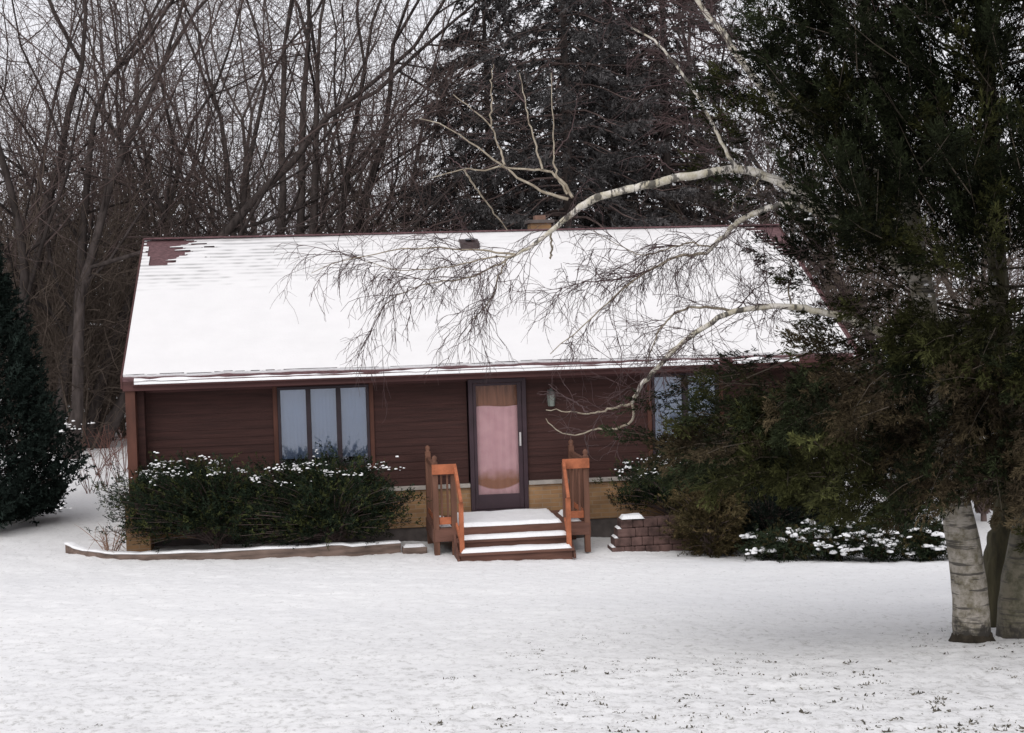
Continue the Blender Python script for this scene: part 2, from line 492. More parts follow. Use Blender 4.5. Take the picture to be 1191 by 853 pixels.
def snow_pads(name, spots, size, parent, n=5, spread=(.09, .07, .03)):
    """broken pads of snow caught on twigs: each a handful of small overlapping lumps"""
    C = []; S = []
    for c in spots:
        k = .55 + .9 * G.random(); d = G.normal(size=3) * np.array([1, .7, .25]); d /= np.linalg.norm(d)
        for _ in range(max(2, int(n * k))):
            C.append(np.array(c) + d * G.normal() * spread[0] * k + G.normal(size=3) * np.array(spread) * .45 * k)
            r = size * (.5 + .8 * G.random() ** 1.5); S.append((r * 1.25, r * .8, r * (.5 + .25 * G.random())))
    o = lumps(name, C, S, parent); o['kind'] = 'stuff'
    return o


def copy_tree(o, parent=None):
    c = o.copy(); col.objects.link(c); c.parent = parent
    for ch in [q for q in bpy.data.objects if q.parent is o]:
        copy_tree(ch, c)
    return c


# ------------------------------------------------------------------ sky and sun
w = bpy.data.worlds.new('World'); scene.world = w; w.use_nodes = True
N = w.node_tree.nodes; Lk = w.node_tree.links
SUN_EL, SUN_AZ = R(41), R(200)       # low winter sun high behind thick cloud, behind the camera
sky = N.new('ShaderNodeTexSky'); sky.sky_type = 'NISHITA'; sky.sun_disc = False
sky.sun_elevation = SUN_EL; sky.sun_rotation = SUN_AZ
hs = N.new('ShaderNodeHueSaturation'); hs.inputs['Saturation'].default_value = .12
Lk.new(sky.outputs['Color'], hs.inputs['Color'])
mx = N.new('ShaderNodeMix'); mx.data_type = 'RGBA'; mx.inputs['Factor'].default_value = .8
Lk.new(hs.outputs['Color'], mx.inputs['A']); mx.inputs['B'].default_value = (7.45, 7.43, 7.9, 1)   # even cloud cover
bg = N['Background']; bg.inputs['Strength'].default_value = .131
Lk.new(mx.outputs['Result'], bg.inputs['Color'])
sl = bpy.data.lights.new('sun', 'SUN'); sl.energy = 1.45; sl.angle = R(50); sl.color = (1, .97, .93)
so = bpy.data.objects.new('sun', sl); col.objects.link(so)
sd = Vector((math.sin(SUN_AZ) * math.cos(SUN_EL), math.cos(SUN_AZ) * math.cos(SUN_EL), math.sin(SUN_EL)))
so.rotation_euler = sd.to_track_quat('Z', 'Y').to_euler()
scene.view_settings.view_transform = 'Standard'; scene.view_settings.look = 'None'; scene.view_settings.exposure = 0

# ------------------------------------------------------------------ ground
def ground():
    xs = np.concatenate([[-600, -300, -150, -80, -50, -35, -25, -18, -13, -9], np.arange(-6.5, 14, .055), [15, 17, 20, 25, 32, 42, 60, 90, 150, 300, 600]])
    ys = np.concatenate([[-80, -60, -45, -35, -30, -26, -23], np.arange(-21, -2, .055), np.arange(-2, 6, .12), [7, 8.5, 10, 12, 15, 20, 26, 34, 45, 60, 80, 110, 160, 250, 450, 900]])
    X, Y = np.meshgrid(xs, ys)
    Z = ground_z(X, np.minimum(Y, 80))
    near = np.exp(-np.clip(np.abs(Y + 10) - 11, 0, None) * .5)
    lump = (fbm(X * 1.1, Y * 1.1, 3, 3) - .5) * .05 + (fbm(X * 6, Y * 6, 9, 3) - .5) * .042 + (vn(X * 15, Y * 15, 21) - .5) * .012
    Z = Z + lump * near
    nx, ny = len(xs), len(ys)
    i = np.arange(ny - 1)[:, None] * nx; j = np.arange(nx - 1)[None]
    Fq = np.stack([i + j, i + j + 1, i + nx + j + 1, i + nx + j], -1).reshape(-1, 4)
    me = mesh_arrays('snowy_ground', np.stack([X, Y, Z], -1).reshape(-1, 3), Fq, 4, [GROUNDM])
    link('snowy_ground', me, None, 'structure', smooth=True)


ground()


def gz(x, y):
    return float(ground_z(x, y))


# grass stubble poking through the thin snow
def stubble():
    n = 12000
    y = -6 - 13 * G.random(n) ** .6
    x = 3 + (G.random(n) - .5) * 16
    dens = fbm(x * .8, y * .8, 31, 3) + np.clip((x - 3.5) * .028, -.16, .16) + np.clip((-y - 14.6) * .07, -.4, .22)
    keep = (dens > .56 + .10 * G.random(n))
    x, y = x[keep], y[keep]
    cnt = G.integers(2, 22, len(x)); I = np.repeat(np.arange(len(x)), cnt)
    wid = (.008 + .022 * G.random(len(x)))[I]
    X = x[I] + G.normal(size=len(I)) * wid * 1.5; Yy = y[I] + G.normal(size=len(I)) * wid
    lump = (fbm(X * 1.1, Yy * 1.1, 3, 3) - .5) * .05 + (fbm(X * 6, Yy * 6, 9, 3) - .5) * .042 + (vn(X * 15, Yy * 15, 21) - .5) * .012
    Z = ground_z(X, Yy) + lump - .006
    D = unit(np.stack([G.normal(size=len(X)), G.normal(size=len(X)), .15 + .7 * G.random(len(X)) ** 2], 1))
    sz = (.3 + G.random(len(x)) ** 2.5 * 1.2 * np.clip((-y - 9) / 7, .25, 1) * np.clip(1 + (x - 4) * .06, .7, 1.4))[I]
    V = blades(np.stack([X, Yy, Z], 1), D, .019 * sz * (.4 + 1.1 * G.random(len(I))), .0052 * sz)
    t = np.array([.12, .11, .09]) * (.5 + 1.0 * G.random((len(X), 1)))
    o = foliage('grass_stubble', V, t, None)
    o['kind'] = 'stuff'; o['label'] = 'dark grass stubble poking through thin lawn snow'; o['category'] = 'grass'


stubble()

# ------------------------------------------------------------------ house
W_, RUN, RISE, ZE, OV = 12.804, 4.556, 2.499, 3.006, .6
house = thing('house', 'low brown timber house with a snow-covered roof and tan brick base', 'house', (0, 0, 0))
BACK = 2 * RUN - 2 * OV
XR = 12.55


def siding():
    z0, z1, h = .93, 2.86, .14
    prof = []
    z = z0
    while z < z1 - .01:
        zt = min(z + h, z1); prof += [(-.015, z), (-.006, zt)]; z = zt
    m = MB()
    for x0, x1 in ((.16, 2.46), (4.17, 5.81), (6.87, 9.07), (10.42, XR)):
        n = len(prof)
        vs = [(x0, y, z) for y, z in prof] + [(x1, y, z) for y, z in prof]
        m.add(vs, [(i, n + i, n + i + 1, i + 1) for i in range(n - 1)])
    for x0, x1 in ((2.46, 4.17), (9.07, 10.42)):          # under the windows
        p2 = [q for q in prof if q[1] < 1.5]; n = len(p2)
        m.add([(x0, y, z) for y, z in p2] + [(x1, y, z) for y, z in p2], [(i, n + i, n + i + 1, i + 1) for i in range(n - 1)])
    return m.build('siding_wall', SIDING, house)


siding()
g = MB()      # the other three walls with their gables
pk = ZE + RISE - .25
g.prism([(.05, -.1), (BACK, -.1), (BACK, 2.75), (RUN - OV, pk - .2), (.05, 2.75)], 'x', .02, .15)
g.build('gable_wall', SIDING, house)
g = MB(); g.prism([(.05, -.1), (BACK, -.1), (BACK, 2.75), (RUN - OV, pk - .2), (.05, 2.75)], 'x', XR - .13, XR); g.build('gable_wall', SIDING, house)
MB().box(.15, XR - .13, BACK - .15, BACK, -.1, 2.75).build('rear_wall', SIDING, house)
MB().box(.15, XR - .13, .25, .33, -.1, 2.86).build('inner_wall', DARKFR, house)
b = MB()
b.box(.2, 5.83, -.055, .2, .2, .86); b.box(6.86, XR, -.055, .2, .2, .86)
b.build('brick_base', BRICK, house)
MB().box(.18, XR - .02, -.03, .2, -.3, .2).build('foundation', CONC, house, .004)
b = MB(); b.box(.2, 5.825, -.11, .1, .86, .93); b.box(6.865, XR, -.11, .1, .86, .93)
b.build('ledge', LEDGE, house, .008)
# fin wall that closes the porch end, on its brick pier
MB().box(.03, .19, -.55, .05, .9, 2.8).build('end_post', TRIM, house, .006)
MB().box(.19, .31, -.30, -.0, .93, 2.8).build('end_panel', SIDING, house, .006)
MB().box(-.04, .36, -.62, .05, -.2, .9).build('brick_pier', BRICK, house, .006)

# roof
roof = MB()
th = .14; sl_ = math.atan2(RISE, RUN)
yr = RUN - OV
roof.prism([(-OV, ZE), (-OV, ZE - .05), (yr, ZE + RISE - th), (2 * yr + OV, ZE - .05), (2 * yr + OV, ZE), (yr, ZE + RISE)], 'x', 0.0, W_)
roof_o = roof.build('roof', SHINGLE, house)
for x0, x1 in ((-.03, 0.0), (W_, W_ + .03)):
    r_ = MB(); r_.prism([(-OV - .01, ZE + .012), (-OV - .01, ZE - .17), (yr, ZE + RISE - .19), (2 * yr + OV, ZE - .17), (2 * yr + OV, ZE + .012), (yr, ZE + RISE + .012)], 'x', x0, x1)
    r_.build('rake_board', FASCIA, roof_o)
MB().bar((0, yr, ZE + RISE + .012), (W_, yr, ZE + RISE + .012), .26, .03).build('ridge_cap', SHINGLE, roof_o)
MB().box(.0, W_, -OV, -OV + .03, ZE - .21, ZE - .055).build('fascia', FASCIA, house, .003)
MB().box(.0, W_, -OV + .03, .0, ZE - .205, ZE - .185).build('soffit', FASCIA, house)
MB().box(.19, XR, -.045, -.0, ZE - .28, ZE - .207).build('frieze_board', FASCIA, house, .003)
gt = MB()
gt.prism([(-OV - .10, ZE - .035), (-OV - .105, ZE - .05), (-OV - .085, ZE - .125), (-OV - .004, ZE - .125), (-OV - .004, ZE - .06), (-OV - .03, ZE - .10), (-OV - .075, ZE - .10)], 'x', .16, W_ - .05)
gutter = gt.build('gutter', FASCIA, house)
# snow lying in the gutter, broken up towards the far end
xs = np.arange(.2, W_ - .1, .05)
hgt = .05 + .035 * (fbm(xs * 2.2, xs * 0, 5, 3) - .4) * 2
gap = fbm(xs * 1.3, xs * 0 + 3, 8, 2)
hgt = np.where((xs > 10.2) & (gap < .52), .0, hgt)
V = []; Fq = []
for x, h in zip(xs, hgt):
    z0 = ZE - .098
    V += [(x, -OV - .098, z0), (x, -OV - .105, z0 + .55 * h + .02), (x, -OV - .06, z0 + h + .03 * (h > 0)), (x, -OV - .012, z0 + h * .7)]
for i in range(len(xs) - 1):
    if hgt[i] > 0 and hgt[i + 1] > 0:
        for j in range(3):
            Fq.append((i * 4 + j, i * 4 + j + 1, i * 4 + 4 + j + 1, i * 4 + 4 + j))
me = mesh_arrays('gutter_snow', np.array(V), np.array(Fq), 4, [SNOW]); link('gutter_snow', me, gutter, smooth=True)


def roof_snow():
    SL = math.hypot(RUN, RISE)
    us = np.arange(0.012, W_ - .0, .05); vs = np.arange(.02, SL - .0, .018)
    U, Vv = np.meshgrid(us, vs)
    # thickness
    t = .05 + .012 * (fbm(U * 1.5, Vv * 1.5, 41, 3) - .5)
    top = np.clip((Vv - (SL - 2.3)) / 2.3, 0, 1)                 # thinner toward the ridge
    leftish = np.clip((5.5 - U) / 5.5, 0, 1)
    course = (Vv / .145) % 1.0
    # thin toward the ridge: course edges show through
    thin = top ** 1.3 * (.35 + .65 * leftish)
    t = t - .035 * thin
    nz = fbm(U * 3.1, Vv * 7 + np.floor(Vv / .145) * 3.7, 51, 3)
    sv = nz + .46 * thin + .10 * (fbm(U * .6, Vv * 1.2, 77, 2) - .5)
    streak = (course > .72) & (U < 1.25 + .5 * vn(Vv * 7, Vv * 0, 4)) & (sv > .985 - .12 * (SL - Vv < .5) * leftish)
    soft = np.clip((nz + .30 * top ** .55 * (.4 + .6 * leftish) - .42) / .30, 0, 1) * np.clip((course - .35) / .4, 0, 1) * np.clip(top ** .6 * (.2 + 1.1 * leftish) * 1.7 - .15, 0, 1)
    soft = soft * (.25 + 1.1 * np.clip(vn(U * 5.5 + np.floor(Vv / .145) * 2.7, np.floor(Vv / .145) * 1.9, 23) * 1.6 - .3, 0, 1))
    soft = soft + .55 * np.clip(fbm(U * 5, Vv * 11, 88, 3) - .52, 0, 1) * (.15 + thin) + .35 * np.clip(1 - (SL - Vv) / .7, 0, 1) * vn(U * 6, np.floor(Vv / .145) * 3.1, 15)
    shade = 1 - .42 * np.clip(soft, 0, 1)
    t = t - .012 * soft
    t = np.where(streak, -1, t)
    # bare patch below the ridge at the near gable
    u2 = U; v2 = SL - Vv
    edge = 1.02 - .52 * v2 + .30 * (vn(np.floor(Vv / .145) * 3.3, U * .2, 61) - .5) * 2 * np.clip(v2 + .3, 0, 1) - .12 * (course < .35)
    lo = .07 + .12 * v2
    bare = (v2 < 1.16) & (v2 > .07) & (u2 > lo) & (u2 < edge)
    t = np.where(bare, -1, t)
    # bare corner below the ridge at the far gable, snow in fingers along the courses
    lim = .30 + .45 * np.clip(1.15 - v2, 0, 1.15) * (.5 + vn(np.floor(Vv / .145) * 5.3, U * .3, 66)) - .25 * (course > .6)
    t = np.where(((W_ - U) < lim) & (v2 < 1.5), -1, t)
    t = np.where((W_ - U < .05 + .06 * vn(Vv * 6, Vv * 0, 5)), -1, t)
    # ragged lower edge
    lowe = .015 + .05 * fbm(U * 2.3, U * 0, 71, 3) ** 2 * 2
    t = np.where(Vv < lowe, -1, t)
    ca, sa = math.cos(sl_), math.sin(sl_)
    tt = np.maximum(t, .004)
    # edge-rounding
    X = U; Yy = -OV + Vv * ca - tt * sa; Z = ZE + Vv * sa + tt * ca
    nx, ny = len(us), len(vs)
    ok = t > 0
    i = np.arange(ny - 1)[:, None] * nx; j = np.arange(nx - 1)[None]
    Fq = np.stack([i + j, i + j + 1, i + nx + j + 1, i + nx + j], -1).reshape(-1, 4)
    okf = (ok.ravel()[Fq]).sum(1) >= 3
    # snap border vertices onto the shingles
    Fk = Fq[okf]
    me = mesh_arrays('roof_snow', np.stack([X, Yy, Z], -1).reshape(-1, 3), Fk, 4, [SNOWR], None, shade.reshape(-1, 1) * np.array([[1, .985, .99]]))
    link('roof_snow', me, roof_o, smooth=True)
    # the eave face of the blanket
    us2 = np.arange(.012, W_ - .05, .05)
    lw = .015 + .05 * fbm(us2 * 2.3, us2 * 0, 71, 3) ** 2 * 2
    V = []; Fq = []
    for u, v in zip(us2, lw):
        for tt_ in (.0, .046):
            V.append((u, -OV + v * ca - tt_ * sa, ZE + v * sa + tt_ * ca))
    for i in range(len(us2) - 1): Fq.append((2 * i, 2 * i + 2, 2 * i + 3, 2 * i + 1))
    me = mesh_arrays('snow_edge', np.array(V), np.array(Fq), 4, [SNOW]); link('snow_edge', me, roof_o, smooth=True)


roof_snow()

# chimney and roof vent
ch = MB().box(7.66, 8.08, 4.05, 4.5, 4.9, 5.66).build('chimney', BRICK, house, .005)
MB().box(7.60, 8.14, 3.99, 4.56, 5.66, 5.73).build('chimney_cap', CONC, ch, .01)
MB().box(7.76, 7.98, 4.12, 4.38, 5.73, 5.82).build('flue_tile', mat('flue_clay', (.20, .115, .085), .8, .2, 8), ch, .008)
vx, vv = 6.32, 4.62
ca, sa = math.cos(sl_), math.sin(sl_)
vy, vz = -OV + vv * ca, ZE + vv * sa
vent = MB(); vent.prism([(vy - .24, vz - .12), (vy + .14, vz - .02), (vy + .14, vz + .13), (vy - .22, vz + .03)], 'x', vx - .19, vx + .19)
v_o = vent.build('roof_vent', mat('vent_brown', (.05, .035, .035), .6), house, .006)
MB().bar((vx - .07, vy - .04, vz + .115), (vx + .12, vy - .04, vz + .115), .2, .03).build('vent_lid', mat('vent_grey', (.16, .17, .19), .6), v_o, .006)


# windows
def window(x0, x1, z0, z1, panes, mul):
    m = MB()
    fr = .05
    m.box(x0, x1, -.075, .05, z1 - fr, z1); m.box(x0, x1, -.075, .05, z0, z0 + fr)
    m.box(x0, x0 + fr, -.075, .05, z0 + fr, z1 - fr); m.box(x1 - fr, x1, -.075, .05, z0 + fr, z1 - fr)
    n = panes; wv = (x1 - x0 - 2 * fr - (n - 1) * mul) / n
    for k in range(1, n):
        a = x0 + fr + k * wv + (k - 1) * mul
        m.box(a, a + mul, -.065, .05, z0 + fr, z1 - fr)
    f = m.build('window', DARKFR, house, .004)
    for k in range(n):
        a = x0 + fr + k * (wv + mul)
        MB().box(a, a + wv, -.022, -.016, z0 + fr, z1 - fr).build('pane', GLASS, f)
        c = MB(); K = 24; vs = []
        for i in range(K + 1):
            u = a - .02 + (wv + .04) * i / K; yy = .09 + .003 * math.sin(i * 1.9 + k)
            vs += [(u, yy, z0), (u, yy, z1)]
        c.add(vs, [(2 * i, 2 * i + 2, 2 * i + 3, 2 * i + 1) for i in range(K)])
        c.build('curtain', CURT, f, smooth=True)
    s = MB(); s.box(x0 - .08, x0 - .003, -.05, -.0, z0 - .08, z1 + .02); s.box(x1 + .003, x1 + .08, -.05, 0, z0 - .08, z1 + .02)
    s.box(x0 - .003, x1 + .003, -.09, 0, z0 - .08, z0 - .003)
    s.build('window_trim', TRIM, f, .004)


window(2.53, 4.10, 1.34, 2.74, 3, .085)
window(9.13, 10.36, 1.22, 2.73, 2, .10)

# doorway: inner wooden door with a pink curtain, storm door in front
DX0, DX1 = 5.835, 6.855
fr_ = MB()
fr_.box(DX0, DX0 + .075, -.10, .12, .40, 2.76); fr_.box(DX1 - .075, DX1, -.10, .12, .40, 2.76); fr_.box(DX0 + .075, DX1 - .075, -.10, .12, 2.69, 2.76)
fr_.box(DX0 + .075, DX1 - .075, -.13, .12, .40, .46)
fr_.build('door_frame', PURPLE, house, .004)
st = MB(); sx0, sx1 = DX0 + .08, DX1 - .08
st.box(sx0, sx0 + .055, -.085, -.045, .465, 2.685); st.box(sx1 - .075, sx1, -.085, -.045, .465, 2.685)
st.box(sx0 + .055, sx1 - .075, -.085, -.045, 2.64, 2.685); st.box(sx0 + .055, sx1 - .075, -.085, -.045, .465, .72)
sto = st.build('storm_door', PURPLE, house, .004)
MB().box(sx0 + .055, sx1 - .075, -.068, -.062, .72, 2.64).build('glass_pane', DGLASS, sto)
hd = MB(); hd.box(sx1 - .058, sx1 - .025, -.10, -.086, 1.56, 1.80); hd.bar((sx1 - .042, -.125, 1.60), (sx1 - .042, -.125, 1.76), .018, .018, (0, 1, 0))
hd.build('door_handle', STEEL, sto, .003)
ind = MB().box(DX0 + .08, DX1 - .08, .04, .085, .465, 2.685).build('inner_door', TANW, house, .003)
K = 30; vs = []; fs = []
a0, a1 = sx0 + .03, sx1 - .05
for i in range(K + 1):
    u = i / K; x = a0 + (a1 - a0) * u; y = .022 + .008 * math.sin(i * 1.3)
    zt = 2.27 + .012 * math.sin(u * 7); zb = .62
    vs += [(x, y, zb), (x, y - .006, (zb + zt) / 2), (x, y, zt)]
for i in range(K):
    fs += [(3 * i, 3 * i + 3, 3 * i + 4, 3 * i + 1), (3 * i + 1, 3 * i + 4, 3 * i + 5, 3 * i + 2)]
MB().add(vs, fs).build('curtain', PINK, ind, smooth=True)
MB().box(DX0, DX1, -.16, .1, .2, .395).build('door_step', PURPLE, house, .005)

# wall lamp beside the door
lx, lz = 7.30, 2.36
lamp = thing('wall_lamp', 'small grey-green lantern on the siding beside the pink door', 'lamp', (lx, 0, lz))
MB().box(lx - .05, lx + .05, -.045, -.02, lz + .05, lz + .17).build('back_plate', LAMPM, lamp, .004)
MB().bar((lx, -.04, lz + .14), (lx, -.13, lz + .14), .02, .02).build('bracket', LAMPM, lamp)
MB().lathe(lx, -.13, [(.05, lz - .12), (.062, lz - .11), (.075, lz + .09), (.07, lz + .1)], 6).build('lantern_glass', mat('lantern_glass', (.17, .19, .17), .35, .15, 20, spec=.6), lamp)
MB().lathe(lx, -.13, [(.085, lz + .10), (.05, lz + .15), (.015, lz + .19), (.008, lz + .2)], 6).build('lantern_cap', LAMPM, lamp)

# ------------------------------------------------------------------ porch steps
LY0, LY1, LZ = -1.62, -.17, .40          # landing front, back, top
LX0, LX1 = 5.05, 7.64
TX0, TX1 = 5.40, 7.24
porch = thing('porch_steps', 'brown wooden porch steps with orange railings below the pink front door', 'steps', (6.3, LY0, 0))
d_ = MB()
nb = 10
for k in range(nb):
    y0 = LY0 + (LY1 - LY0) * k / nb
    d_.box(LX0, LX1, y0 + .003, y0 + (LY1 - LY0) / nb - .003, LZ - .04, LZ)
d_.build('decking', DECK, porch)
e_ = MB(); e_.box(TX0, TX1, LY0 - .03, LY0, LZ - .155, LZ - .002); e_.box(TX0, TX1, LY0 - .025, LY0, LZ - .30, LZ - .16)
e_.build('front_board', DECK, porch, .004)
for x0, x1 in ((LX0 - .03, LX0), (LX1, LX1 + .03)):
    MB().box(x0, x1, LY0, LY1, LZ - .24, LZ - .005).build('side_board', DECK, porch, .004)
for x0, x1 in ((LX0, TX0), (TX1, LX1)):
    MB().box(x0, x1, LY0 - .03, LY0 - .002, LZ - .22, LZ - .02).build('apron_board', DECK, porch, .004)
TD = .30
tz = [LZ - .165, LZ - .33]
for k, z in enumerate(tz):
    y1 = LY0 - .03 - TD * k
    tr_ = MB().box(TX0 - .02, TX1 + .02, y1 - TD - .03, y1, z - .04, z).build('tread', DECK, porch, .004)
    MB().box(TX0, TX1, y1 - TD + .02, y1 - TD + .045, (tz[k + 1] if k == 0 else -.12) + .003, z - .042).build('riser', DECK, porch, .004)
for x in (TX0 - .05, TX1 + .01):
    s = MB(); s.prism([(LY0 - .03, LZ - .10), (LY0 - .03, -.1), (LY0 - .66, -.1), (LY0 - .66, LZ - .42)][::-1], 'x', x, x + .04)
    s.build('stringer', DECK, porch, .004)


def sheet(name, x0, x1, y0, y1, z, h, parent, seed, drop=0.):
    nx = max(4, int((x1 - x0) / .04)); ny = max(4, int((y1 - y0) / .04))
    X, Y = np.meshgrid(np.linspace(x0, x1, nx), np.linspace(y0, y1, ny))
    ex = np.minimum(X - x0, x1 - X); ey = np.minimum(Y - y0, y1 - Y); e = np.minimum(ex, ey)
    T = h * np.clip(e / .03, 0, 1) ** .5 * (.8 + .5 * fbm(X * 4, Y * 4, seed, 3))
    Yj = Y + (fbm(X * 5, Y * 0, seed + 3, 2) - .5) * .03 * (ey < .03)
    Z = z + .002 + T
    i = np.arange(ny - 1)[:, None] * nx; j = np.arange(nx - 1)[None]
    Fq = np.stack([i + j, i + j + 1, i + nx + j + 1, i + nx + j], -1).reshape(-1, 4)
    me = mesh_arrays(name, np.stack([X, Yj, Z], -1).reshape(-1, 3) - root_loc(parent), Fq, 4, [SNOW])
    return link(name, me, parent, smooth=True)


sheet('landing_snow', TX0 + .06, TX1 - .06, LY0 - .02, LY1 - .03, LZ, .055, porch, 3)
sheet('landing_snow', LX0 + .10, TX0 - .06, LY0 + .12, LY1 - .3, LZ, .05, porch, 4)
sheet('landing_snow', TX1 + .06, LX1 - .12, LY0 + .05, LY1 - .3, LZ, .05, porch, 5)
sheet('tread_snow', TX0 + .03, TX1 - .01, LY0 - .03 - TD + .0, LY0 - .06, tz[0], .05, porch, 6)
sheet('tread_snow', TX0 + .02, TX1 - .01, LY0 - .03 - 2 * TD + .0, LY0 - .05 - TD, tz[1], .05, porch, 7)

PS = .095


def post(x, y, z0, z1, fin=True):
    p = MB().box(x - PS / 2, x + PS / 2, y - PS / 2, y + PS / 2, z0, z1).build('post', POSTW, porch, .006)
    if fin:
        MB().lathe(x, y, [(.05, z1), (.05, z1 + .012), (.03, z1 + .025), (.045, z1 + .06), (.042, z1 + .09), (.02, z1 + .115), (.004, z1 + .12)], 12).build('finial', POSTW, p, smooth=True)
    return p


zr = 1.47
for sx, xo, xi in ((1, LX0 + .03, TX0 - .02), (-1, LX1 - .03, TX1 + .02)):
    yf = LY0 + .03; yb = LY1 - .06
    post(xo, yf, -.12, zr + .02); post(xo, yb, -.12, zr + .06)
    p = post(xi, yf, -.12, zr - .07, False)
    a, b_ = min(xo, xi), max(xo, xi)
    # orange boards along the front of the landing
    MB().box(a - .055, b_ + .05, yf - PS / 2 - .045, yf - PS / 2 - .003, zr - .17, zr - .005).build('top_rail', RAIL, porch, .006)
    MB().box(a + .05, b_ - .05, yf - .02, yf + .02, LZ + .06, LZ + .18).build('bottom_rail', RAIL, porch, .006)
    MB().box(xo - .03, xo + .03, yf + .05, yb - .05, zr - .10, zr - .02).build('side_rail', POSTW, porch, .006)
    MB().box(xo - .02, xo + .02, yf + .05, yb - .05, LZ + .08, LZ + .17).build('side_rail', RAIL, porch, .006)
    for k in range(1, 3):
        xx = a + (b_ - a) * k / 3
        MB().box(xx - .016, xx + .016, yf - .016, yf + .016, LZ + .18, zr - .1).build('baluster', POSTW, porch)
    nbal = 8
    for k in range(1, nbal):
        yy = yf + (yb - yf) * k / nbal
        MB().box(xo - .016, xo + .016, yy - .016, yy + .016, LZ + .17, zr - .10).build('baluster', POSTW, porch)
    # sloping handrail down to the newel
    xn = xi + sx * .06
    yn = LY0 - .52
    MB().bar((xi + sx * .03, yf - .03, zr - .06), (xn, yn - .05, zr - .60), .05, .10).build('handrail', RAIL, porch, .006)
    MB().box(xn - .038, xn + .038, yn - .04, yn + .04, -.1, zr - .60).build('newel_post', RAIL, porch, .006)
    MB().bar((xi + sx * .03, yf - .05, LZ + .06), (xn, yn + .03, tz[1] + .10), .035, .07).build('stair_rail', RAIL, porch, .005)

# ------------------------------------------------------------------ low retaining walls
bed = thing('timber_edging', 'low weathered timber bed edging with a strip of snow, under the yews', 'garden edging', (2, -1.5, 0))
pl = np.array([(-1.05, -.55), (-.75, -.85), (-.3, -1.2), (.5, -1.42), (1.5, -1.5), (2.6, -1.5), (3.6, -1.42), (4.5, -1.28)])
pl = curve(np.c_[pl, np.zeros(len(pl))], 40)[:, :2]


def wall_strip(pl, z0f, z1f, th, seed):
    V = []; Fq = []; n = len(pl)
    T = np.gradient(pl, axis=0); T /= np.linalg.norm(T, axis=1)[:, None]; Nn = np.c_[T[:, 1], -T[:, 0]]
    for i in range(n):
        j1 = (vn(i * .9, 1, seed) - .5) * .03
        a = pl[i] + Nn[i] * j1; b2 = pl[i] - Nn[i] * th
        V += [(a[0], a[1], z0f(i)), (a[0], a[1], z1f(i)), (b2[0], b2[1], z1f(i)), (b2[0], b2[1], z0f(i))]
    for i in range(n - 1):
        for j in range(4): Fq.append((i * 4 + j, i * 4 + (j + 1) % 4, i * 4 + 4 + (j + 1) % 4, i * 4 + 4 + j))
    Fq += [(0, 1, 2, 3), tuple((n - 1) * 4 + q for q in (3, 2, 1, 0))]
    return V, Fq


ztop = lambda i: .165 + .02 * (vn(i * .5, 2, 4) - .5) + .10 * math.exp(-i / 7) - (0.03 if i > 33 else 0)
V, Fq = wall_strip(pl, lambda i: -.2, ztop, .16, 1)
MB().add(V, Fq).build('edging_boards', TIMBER, bed, .006)
V, Fq = wall_strip(pl - np.array([0, -.005]), lambda i: ztop(i) + .003, lambda i: ztop(i) + .022 + .03 * vn(i * .8, 7, 2), .15, 9)
MB().add(V, Fq).build('snow_strip', SNOW, bed, .012, True)
eb = thing('edging_block', 'small low block stepping down beside the porch steps', 'garden edging', (4.75, -1.3, 0))
MB().box(4.52, 4.93, -1.42, -1.2, -.2, .07).build('block_body', TIMBER, eb, .02)
sheet('snow_strip', 4.54, 4.91, -1.40, -1.2, .07, .04, eb, 12)
rw = thing('block_wall', 'rough red-brown block garden wall with snow on its stepped end', 'garden wall', (9, -1.6, 0))
m = MB()
for row in range(4):
    z0 = -.22 + row * .15; x = 8.02 + row * .06
    k = 0
    while x < 11.6:
        wd = .17 + .16 * rnd.random()
        y0 = -1.62 + row * .03 + .05 * rnd.random(); zj = .02 * rnd.random()
        m.box(x + .001, x + wd - .001, y0, -1.2, z0 + .001, z0 + .149 - (zj if row == 3 else 0))
        x += wd
m.build('blocks', BLOCK, rw, .02)
sheet('snow_cap', 8.22, 8.62, -1.52, -1.22, .38, .06, rw, 15)
for row in range(3):
    sheet('snow_cap', 8.02 + row * .06, 8.09 + row * .06, -1.6 + row * .03, -1.25, -.072 + row * .15, .03, rw, 20 + row)


